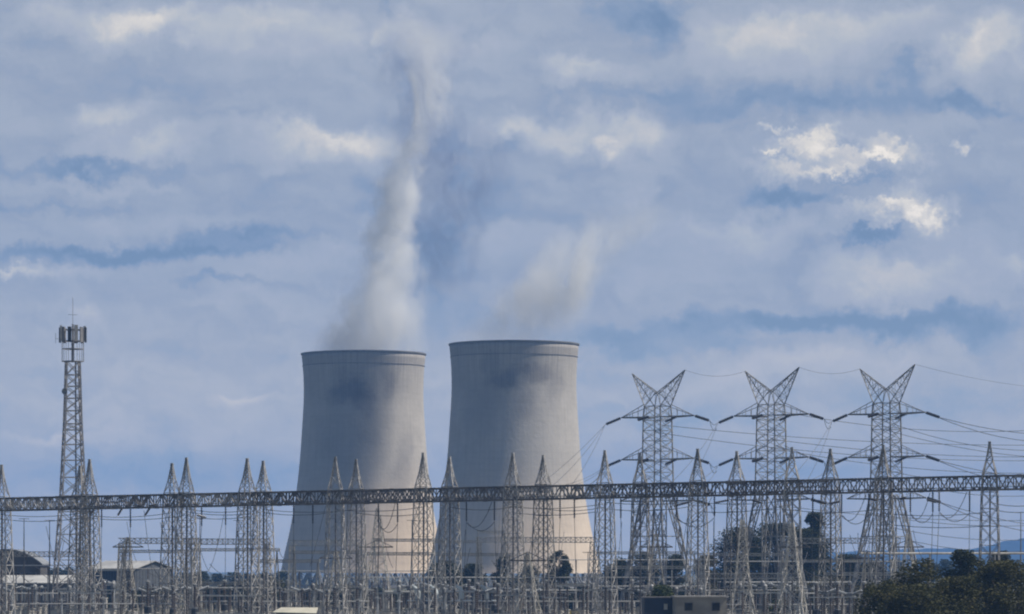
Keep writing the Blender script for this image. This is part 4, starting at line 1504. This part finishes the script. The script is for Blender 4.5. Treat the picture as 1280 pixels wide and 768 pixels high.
PORTALS = [(148, 250, 673, 604, 'lattice', 'pale lattice busbar portal before the grey gabled hall'), (232, 338, 674, 604, 'lattice', 'pale lattice busbar portal in the open gap left of the left cooling tower'),
           (238, 350, 686, 640, 'a', 'second lower portal beam below the one in the open gap'), (362, 452, 676, 640, 'lattice', "pale busbar portal across the left tower's shaded foot"),
           (365, 450, 689, 600, 'a', "A-legged portal below the pale one at the left tower's shaded foot"), (452, 552, 691, 622, 'a', "A-legged portal across the left tower's sunlit foot"),
           (552, 640, 692, 622, 'a', 'A-legged portal before the dark gap between the cooling towers'), (594, 745, 672, 640, 'lattice', "long pale portal across the right tower's foot"),
           (755, 880, 708, 640, 'a', 'A-legged portal at the feet of the first pylon'), (876, 985, 717, 610, 'lattice', 'lattice portal left of the second pylon foot'),
           (975, 1125, 673, 640, 'lattice', 'long beige portal before the tall ragged tree'), (1030, 1126, 716, 600, 'a', 'low A-legged portal left of the third pylon foot'),
           (238, 345, 728, 640, 'a', 'low beam portal with dark equipment behind, in the open gap'), (395, 460, 732, 612, 'a', 'short low portal under the left cooling tower'),
           (0, 110, 690, 668, 'lattice', 'dull lattice portal before the barrel roofed shed'), (640, 742, 730, 620, 'a', "low pale portal under the right tower's sunlit side"),
           (150, 236, 688, 655, 'a', 'dull second beam under the portal before the grey gabled hall'), (465, 556, 674, 668, 'a', "thin high portal beam across the left tower's sunlit foot"), (745, 872, 690, 660, 'a', 'thin portal beam at half height behind the first pylon legs'),
           (872, 985, 692, 655, 'a', 'thin portal beam at half height before the wide dark tree'), (540, 600, 676, 655, 'a', 'short portal in the dark gap between the cooling towers'), (1000, 1090, 700, 650, 'a', 'thin portal between second and third pylon feet'),
           (596, 632, 664, 650, 'a', "short raised portal at the right tower's shaded side"), (320, 400, 700, 610, 'a', 'slim low portal before the shaded edge of the left cooling tower')]
for xa, xb, row, Y, lg_, lab in PORTALS:
    portal(xa, xb, row, Y, lab, lg_, depth=.9 if lg_ == 'lattice' else .42)
# tall pale pipe portal at the right
a, b = at(1076, 692, 560), at(1330, 692, 560)
o = thing('pipe_portal', 'long thin pale pipe portal across the right before the blue hills', 'busbar portal', ((a.x + b.x) / 2, 560, 0), 0, 'low busbar portals')
L = b.x - a.x
mb = MB(); mb.tube([(-L / 2, 0, a.z), (L / 2, 0, a.z)], .16, 8); mb.build('crossbar', MAT['pale steel'], o)
for f in (.02, .34, .66, .98):
    mb = MB(); mb.tube([(-L / 2 + L * f, 0, 0), (-L / 2 + L * f, 0, a.z - .17)], .15, 8); mb.build('leg', MAT['pale steel'], o)

# pale tapering terminal towers standing in the yard
for px, row, Y, hb, lab in ((472, 636, 600, 3.0, "pale tapering terminal tower before the left tower's sunlit side"), (928, 650, 520, 2.1, 'pale wide-footed terminal tower left of the second pylon'),
                            (990, 654, 515, 2.4, 'brightest wide-footed terminal tower below the second pylon'), (660, 692, 500, 2.2, "low pale terminal tower at the right tower's middle"),
                            (160, 672, 590, 1.7, 'short narrow terminal tower before the grey gabled hall'), (1083, 690, 560, 2.0, 'short terminal tower at the left foot of the third pylon'),
                            (820, 668, 560, 2.6, 'terminal tower standing before the first pylon'), (420, 690, 560, 2.2, "short terminal tower at the left tower's middle"), (1135, 668, 575, 2.4, 'terminal tower at the right foot of the third pylon')):
    p = at(px, HORIZON, Y)
    zt = z_at(row, Y)
    o = thing('terminal_tower', lab, 'lattice tower', (p.x, Y, 0), R(rnd.uniform(-20, 20)), 'pale terminal towers in the yard')
    mb = MB()
    lattice(mb, [(.2, hb, hb), (zt * .55, hb * .42, hb * .42), (zt - .3, .28, .28), (zt, .25, .25)], (.11, .065)[0], .065, panels_ratio=.85)
    mb.build('lattice_body', MAT['pale steel'], o)
    if zt > 9:
        za = min(zt - 1.0, z_at(684, Y))
        mb = MB(); mb.bar((-2.6, 0, za), (2.6, 0, za), .2); mb.bar((-2.6, 0, za), (0, 0, za + 1.2), .1); mb.bar((2.6, 0, za), (0, 0, za + 1.2), .1)
        mb.build('cross_arm', MAT['dull steel'], o)

# ------------------------------------------------------------------ yard equipment: one of each kind, then copies
def sheds(mb, z0, z1, r, n, x=0, y=0):
    prof = []
    for i in range(n):
        for f, k in ((0, .6), (.3, 1.0), (.55, .95), (.75, .6)):
            prof.append((r * k, z0 + (z1 - z0) * (i + f) / n))
    prof.append((r * .6, z1))
    mb.lathe([(0.02, z0)] + prof + [(0.02, z1)], 9, (x, y, 0))


def stand(parent, h, w=.5, mat='pale steel'):
    mb = MB()
    lattice(mb, [(.15, w / 2, w / 2), (h, w / 2, w / 2)], .09, .05, panels_ratio=1.3)
    mb.box((0, 0, h + .06), (w + .3, w + .3, .1))
    mb.build('stand', MAT[mat], parent)


def proto_post():
    o = thing('post_insulator', 'x', 'post insulator', (0, 0, -100), 0, 'post insulators')
    stand(o, 3.0, .42)
    mb = MB(); sheds(mb, 3.12, 6.3, .19, 11); mb.build('shed_stack', MAT['brown porcelain'], o)
    mb = MB(); mb.box((0, 0, 6.38), (.5, .22, .14)); mb.build('cap', MAT['aluminium tube'], o)
    return o


def proto_ct():
    o = thing('current_transformer', 'x', 'current transformer', (0, 0, -100), 0, 'current transformers')
    stand(o, 2.6, .55)
    mb = MB(); mb.box((0, 0, 3.0), (.8, .8, .6)); mb.build('base_tank', MAT['grey equipment paint'], o)
    mb = MB(); sheds(mb, 3.32, 5.9, .30, 10); mb.build('shed_stack', MAT['grey porcelain'], o)
    mb = MB(); mb.lathe([(.05, 5.9), (.3, 5.95), (.36, 6.1), (.34, 6.7), (.2, 6.9), (.1, 6.95), (.02, 6.95)], 12); mb.build('head', MAT['grey equipment paint'], o)
    mb = MB(); mb.bar((-1.1, 0, 6.45), (1.1, 0, 6.45), .13); mb.build('terminal_bar', MAT['aluminium tube'], o)
    return o


def proto_hood():
    """dead-tank type with a tall pale hood bent to one side"""
    o = thing('hooded_current_transformer', 'x', 'current transformer', (0, 0, -100), 0, 'pale hooded current transformers')
    stand(o, 3.0, .6)
    mb = MB(); sheds(mb, 3.12, 4.6, .30, 6); mb.build('shed_stack', MAT['grey porcelain'], o)
    mb = MB(); mb.tube([(0, 0, 4.6), (0, 0, 5.5), (-.25, 0, 6.2), (-.9, 0, 6.7)], [.42, .45, .36, .2], 10); mb.build('hood', MAT['pale blue enamel'], o)
    mb = MB(); mb.tube([(-1.6, 0, 4.35), (1.6, 0, 4.35)], .11, 7); mb.build('terminal_bar', MAT['pale blue enamel'], o)
    return o


def proto_breaker():
    o = thing('circuit_breaker', 'x', 'circuit breaker', (0, 0, -100), 0, 'circuit breakers')
    stand(o, 2.2, .8)
    mb = MB(); mb.box((0, -.6, 1.5), (.7, .5, 1.2)); mb.build('control_box', MAT['grey equipment paint'], o)
    mb = MB(); sheds(mb, 2.35, 5.4, .24, 11); mb.build('shed_stack', MAT['brown porcelain'], o)
    mb = MB(); mb.box((0, 0, 5.65), (.7, .5, .45)); mb.build('gear_head', MAT['grey equipment paint'], o)
    for sg in (-1, 1):
        mb = MB()
        string_mesh(mb, (sg * .36, 0, 5.7), (sg * 2.0, 0, 6.25), .26, 7)
        mb.build('interrupter', MAT['grey porcelain'], o)
    return o


def proto_disc():
    o = thing('disconnector', 'x', 'disconnector', (0, 0, -100), 0, 'disconnectors')
    mb = MB()
    for x in (-1.6, 1.6):
        sub = MB(); lattice(sub, [(.1, .28, .28), (2.9, .28, .28)], .08, .05, panels_ratio=1.4)
        mb.add([(v[0] + x, v[1], v[2]) for v in sub.v], sub.f)
    mb.bar((-2.2, 0, 3.02), (2.2, 0, 3.02), .28, .2)
    mb.build('frame', MAT['pale steel'], o)
    for x in (-1.7, 0, 1.7):
        mb = MB(); sheds(mb, 3.14, 5.6, .17, 9, x); mb.build('shed_stack', MAT['brown porcelain'], o)
    mb = MB(); mb.bar((-1.9, 0, 5.7), (1.9, 0, 5.7), .12, .14); mb.build('blade', MAT['aluminium tube'], o)
    return o


def proto_arrester():
    o = thing('surge_arrester', 'x', 'surge arrester', (0, 0, -100), 0, 'surge arresters')
    stand(o, 2.4, .4)
    mb = MB(); sheds(mb, 2.52, 5.2, .17, 12); mb.build('shed_stack', MAT['grey porcelain'], o)
    mb = MB()
    for k in range(12):
        a0, a1 = 2 * math.pi * k / 12, 2 * math.pi * (k + 1) / 12
        mb.bar((.48 * math.cos(a0), .48 * math.sin(a0), 5.0), (.48 * math.cos(a1), .48 * math.sin(a1), 5.0), .07)
    for k in (0, 4, 8):
        a0 = 2 * math.pi * k / 12
        mb.bar((.48 * math.cos(a0), .48 * math.sin(a0), 5.0), (0, 0, 5.26), .045)
    mb.build('grading_ring', MAT['aluminium tube'], o)
    return o


def proto_vt():
    o = thing('voltage_transformer', 'x', 'voltage transformer', (0, 0, -100), 0, 'voltage transformers')
    stand(o, 2.3, .6)
    mb = MB(); mb.lathe([(.02, 2.4), (.5, 2.42), (.55, 2.6), (.55, 3.3), (.4, 3.45), (.02, 3.45)], 12); mb.build('base_tank', MAT['dark equipment paint'], o)
    mb = MB(); sheds(mb, 3.46, 6.6, .26, 12); mb.build('shed_stack', MAT['brown porcelain'], o)
    mb = MB(); mb.lathe([(.02, 6.6), (.3, 6.62), (.34, 6.9), (.2, 7.0), (.02, 7.0)], 10); mb.build('cap', MAT['grey equipment paint'], o)
    return o


def proto_cabinet():
    o = thing('cabinet', 'x', 'cabinet', (0, 0, -100), 0, 'equipment cabinets')
    mb = MB(); mb.box((0, 0, 1.35), (1.3, .7, 2.1)); mb.build('housing', MAT['cabinet paint'], o)
    mb = MB(); mb.box((0, -.36, 1.35), (1.1, .03, 1.8)); d = mb.build('door', MAT['cabinet paint'], o)
    mb = MB(); mb.box((.4, -.39, 1.35), (.05, .04, .25)); mb.build('handle', MAT['dull steel'], d)
    mb = MB(); mb.box((0, 0, 2.45), (1.5, .95, .09)); mb.build('roof', MAT['grey equipment paint'], o)
    mb = MB(); mb.box((0, 0, .15), (1.2, .6, .3)); mb.build('plinth', MAT['concrete footing'], o)
    return o


def proto_reactor():
    o = thing('transformer', 'x', 'transformer', (0, 0, -100), 0, 'oil filled transformers')
    mb = MB(); mb.box((0, 0, 2.0), (4.4, 2.6, 3.2)); mb.build('tank', MAT['dark equipment paint'], o)
    mb = MB()
    for i in range(9):
        mb.box((-1.9 + i * .47, -1.65, 2.0), (.12, .7, 2.6))
    mb.build('cooling_fins', MAT['dark equipment paint'], o)
    mb = MB(); mb.tube([(-1.8, .3, 4.6), (1.2, .3, 4.6)], .42, 12); mb.bar((-1.2, .3, 3.6), (-1.2, .3, 4.3), .18); mb.bar((.6, .3, 3.6), (.6, .3, 4.3), .18); mb.build('conservator', MAT['grey equipment paint'], o)
    for x in (-1.3, 0, 1.3):
        mb = MB(); string_mesh(mb, (x, -.5, 3.6), (x * 1.25, -.9, 5.6), .2, 8); mb.build('bushing', MAT['brown porcelain'], o)
    mb = MB(); mb.box((0, 0, .2), (4.8, 3.0, .4)); mb.build('plinth', MAT['concrete footing'], o)
    return o


KIND = {'post': (proto_post, 'brown post insulator'), 'ct': (proto_ct, 'pale-headed current transformer'), 'cth': (proto_hood, 'pale hooded current transformer'), 'cb': (proto_breaker, 'T-shaped circuit breaker'),
        'ds': (proto_disc, 'three-post disconnector'), 'sa': (proto_arrester, 'grey ringed surge arrester'), 'vt': (proto_vt, 'brown voltage transformer'),
        'cab': (proto_cabinet, 'pale equipment cabinet'), 'tr': (proto_reactor, 'dark finned transformer')}
PROTO = {}


def place_kind(kind, p, rz, rowname, scale=1.0):
    fn, what = KIND[kind]
    if kind not in PROTO:
        o = PROTO[kind] = fn()
        o.location, o.rotation_euler, o.scale = p, (0, 0, rz), (scale,) * 3
    else:
        o = dup(PROTO[kind], p, rz, scale=scale)
    later(o, what, seen_x(p), ' in ' + rowname)
    return o


# rows: offset behind the front gantry, start px, end px, bay (m), sequence of kinds
rr = random.Random(23)
ROWS = [(-22, 'the nearest row', ['post', 'sa', 'post', 'ds'], 3.9, 1.0), (-6, 'the second row', ['post', 'ds', 'vt', 'post'], 4.4, 1.05), (10, 'the third row', ['ct', 'ct', 'cb', 'post'], 4.6, 1.02),
        (20, 'the inner row', ['post', 'sa', 'ds', 'post'], 5.2, 1.04), (42, 'the middle row', ['sa', 'vt', 'post', 'ds'], 5.4, 1.06), (30, 'the fourth row', ['cb', 'ds', 'post', 'vt'], 4.6, 1.05), (55, 'the fifth row', ['ds', 'ct', 'post', 'sa'], 5.0, 1.08), (85, 'the sixth row', ['post', 'cb', 'ds', 'ct'], 5.4, 1.1),
        (125, 'the seventh row', ['post', 'vt', 'ds', 'post'], 6.0, 1.15), (170, 'the farthest row', ['tr', 'post', 'post', 'cab', 'post'], 6.8, 1.15)]
BLOCK = [(Yk, 834, 912), (494, 800, 845), (575, 700, 730), (Yb, 335, 405)]
for off, rname, seq, bay, sc in ROWS:
    px = -14.0
    i = 0
    while px < 1296:
        p = row_pt(px, off)
        kind = seq[(i // 3) % len(seq)]
        near = any(abs(p.y - yb) < (40 if yb < 500 else 9) and xa < px < xb for yb, xa, xb in BLOCK)
        front_hidden = px > 1120 and off > -10 and rr.random() < .75
        ctl_hit = -60 < px < 110 and 700 < p.y < 745
        if not near and not front_hidden and not ctl_hit and rr.random() > .07:
            q = Vector((p.x + rr.uniform(-.3, .3), p.y + rr.uniform(-.8, .8), 0.02))
            place_kind(kind, q, GROT + rr.uniform(-.06, .06), rname, sc * rr.uniform(.94, 1.06))
        i += 1
        step = bay * (1.55 if i % 3 == 0 else 1.0)
        px += step * .8 * FPX / p.y
# pale-headed transformers on the raised frame between the towers
for px in (545, 577, 608, 522):
    q = at(px, HORIZON, 560)
    place_kind('cth', Vector((q.x, 560, .3)), R(8), 'the raised frame', 1.0)
for px, Y in ((20, 585), (70, 588), (82, 588), (36, 590), (690, 585), (240, 590), (300, 596), (1080, 585)):
    q = at(px, HORIZON, Y)
    place_kind('cab', Vector((q.x, Y, .02)), 0, 'the front yard', 1.2)

# tubular busbars carried above the rows
for j, (xa, xb, row, Y, r) in enumerate(((480, 640, 740, 560, .16), (180, 335, 735, 580, .10), (335, 470, 738, 590, .09), (150, 345, 745, 610, .10), (640, 760, 738, 575, .10), (745, 880, 733, 600, .11), (905, 1060, 728, 620, .12),
                                         (880, 1010, 738, 560, .10), (1000, 1130, 742, 560, .11), (0, 150, 742, 590, .09), (410, 640, 722, 640, .09), (640, 840, 722, 640, .09), (0, 120, 707, 640, .08), (130, 240, 711, 660, .08),
                                         (350, 540, 714, 660, .08), (700, 900, 700, 655, .08), (905, 1130, 702, 650, .09), (240, 460, 752, 560, .10), (560, 800, 752, 545, .10), (900, 1080, 756, 540, .10), (20, 230, 755, 560, .09))):
    a, b = at(xa, row, Y), at(xb, row, Y)
    mid = (a + b) / 2
    o = thing('busbar', None, 'busbar', (mid.x, Y, 0), R(rnd.uniform(-6, 2)), 'tubular busbars on posts')
    L = b.x - a.x
    mb = MB(); mb.tube([(-L / 2, 0, a.z), (L / 2, 0, a.z)], r, 7); mb.build('tube', MAT['aluminium tube'], o)
    nsup = max(2, int(L / 7) + 1)
    for i in range(nsup):
        x = -L / 2 + L * (i + .5) / nsup
        mb = MB(); mb.bar((x, 0, 0), (x, 0, max(a.z - 1.9, 1)), .18); sup = mb.build('support_post', MAT['pale steel'], o)
        mb = MB(); sheds(mb, max(a.z - 1.9, 1), a.z - r, .15, 7, x); mb.build('shed_stack', MAT['brown porcelain'], sup)
    later(o, 'pale tubular busbar on posts', (xa + xb) / 2, (' high' if row < 725 else ' low'))

# dark scrub trees that close the yard off from the plain
sc = [clump_tree('tree', None, 250, 725, 17, 850, DARK, 'dark scrub trees behind the yard', .03, 1800, .5, 'dome', 60),
      clump_tree('tree', None, 300, 727, 18, 850, DARK, 'dark scrub trees behind the yard', .03, 1800, .5, 'dome', 61),
      clump_tree('tree', None, 345, 726, 16, 850, GUM, 'dark scrub trees behind the yard', .03, 1800, .5, 'dome', 62)]
sr = random.Random(9)
for o in sc:
    later(o, 'low dark scrub tree')
px = -10
while px < 1130:
    if not 225 < px < 360:
        Yq = 850 + sr.uniform(-14, 14)
        k = sr.uniform(.75, 1.1)
        p = at(px, HORIZON, Yq)
        later(dup(sr.choice(sc), (p.x, Yq, 0), sr.uniform(0, 6.28), scale=(k, k, k * sr.uniform(.7, 1.0))), 'low dark scrub tree', px)
    elif sr.random() < .5:
        p = at(px, HORIZON, 868)
        later(dup(sr.choice(sc), (p.x, 868, 0), sr.uniform(0, 6.28), scale=.85), 'low dark scrub tree', px)
    px += sr.uniform(15, 27)

# slim lightning rods and lamp poles in the yard
for j, (px, row, Y) in enumerate(((30, 648, 640), (62, 650, 640), (250, 648, 640), (298, 650, 640), (905, 672, 640), (1055, 675, 620), (893, 680, 640), (1096, 655, 640), (1276, 640, 640), (515, 650, 640), (735, 690, 600))):
    p = at(px, HORIZON, Y)
    zt = z_at(row, Y)
    o = thing('lightning_pole', None, 'pole', (p.x, Y, 0), 0, 'slim poles in the yard')
    mb = MB(); mb.tube([(0, 0, 0), (0, 0, zt * .6), (0, 0, zt)], [.16, .12, .06], 7); mb.build('shaft', MAT['dull steel'], o)
    mb = MB(); mb.bar((-.9, 0, zt - .1), (.9, 0, zt - .1), .09); mb.build('crosspiece', MAT['dull steel'], o)
    later(o, 'slim dark pole with crosspiece', px)

# slack links between equipment tops
lk = random.Random(3)
for j in range(64):
    px = lk.uniform(0, 1130)
    off = lk.choice([-4, 8, 22, 40, 65])
    p = row_pt(px, off)
    q = row_pt(px + lk.uniform(14, 40), off + lk.uniform(4, 16))
    wire((p.x, p.y, lk.uniform(6.5, 11)), (q.x, q.y, lk.uniform(6.3, 8.5)), lk.uniform(.4, 1.0), 'slack link wire above equipment', r=.045, group='link wires between equipment', n=8)

for j in range(46):
    px = lk.uniform(0, 1180)
    p = row_pt(px, lk.choice([2, 10, 25]))
    q = row_pt(px + lk.uniform(-22, 22), lk.choice([12, 40, 60]))
    wire((p.x, p.y, lk.uniform(12, 19.5)), (q.x, q.y, lk.uniform(7, 12)), lk.uniform(.3, 1.5), 'slanting down lead', r=.04, group='slanting down leads', n=8)
bpy.context.view_layer.update()
resolve_labels()
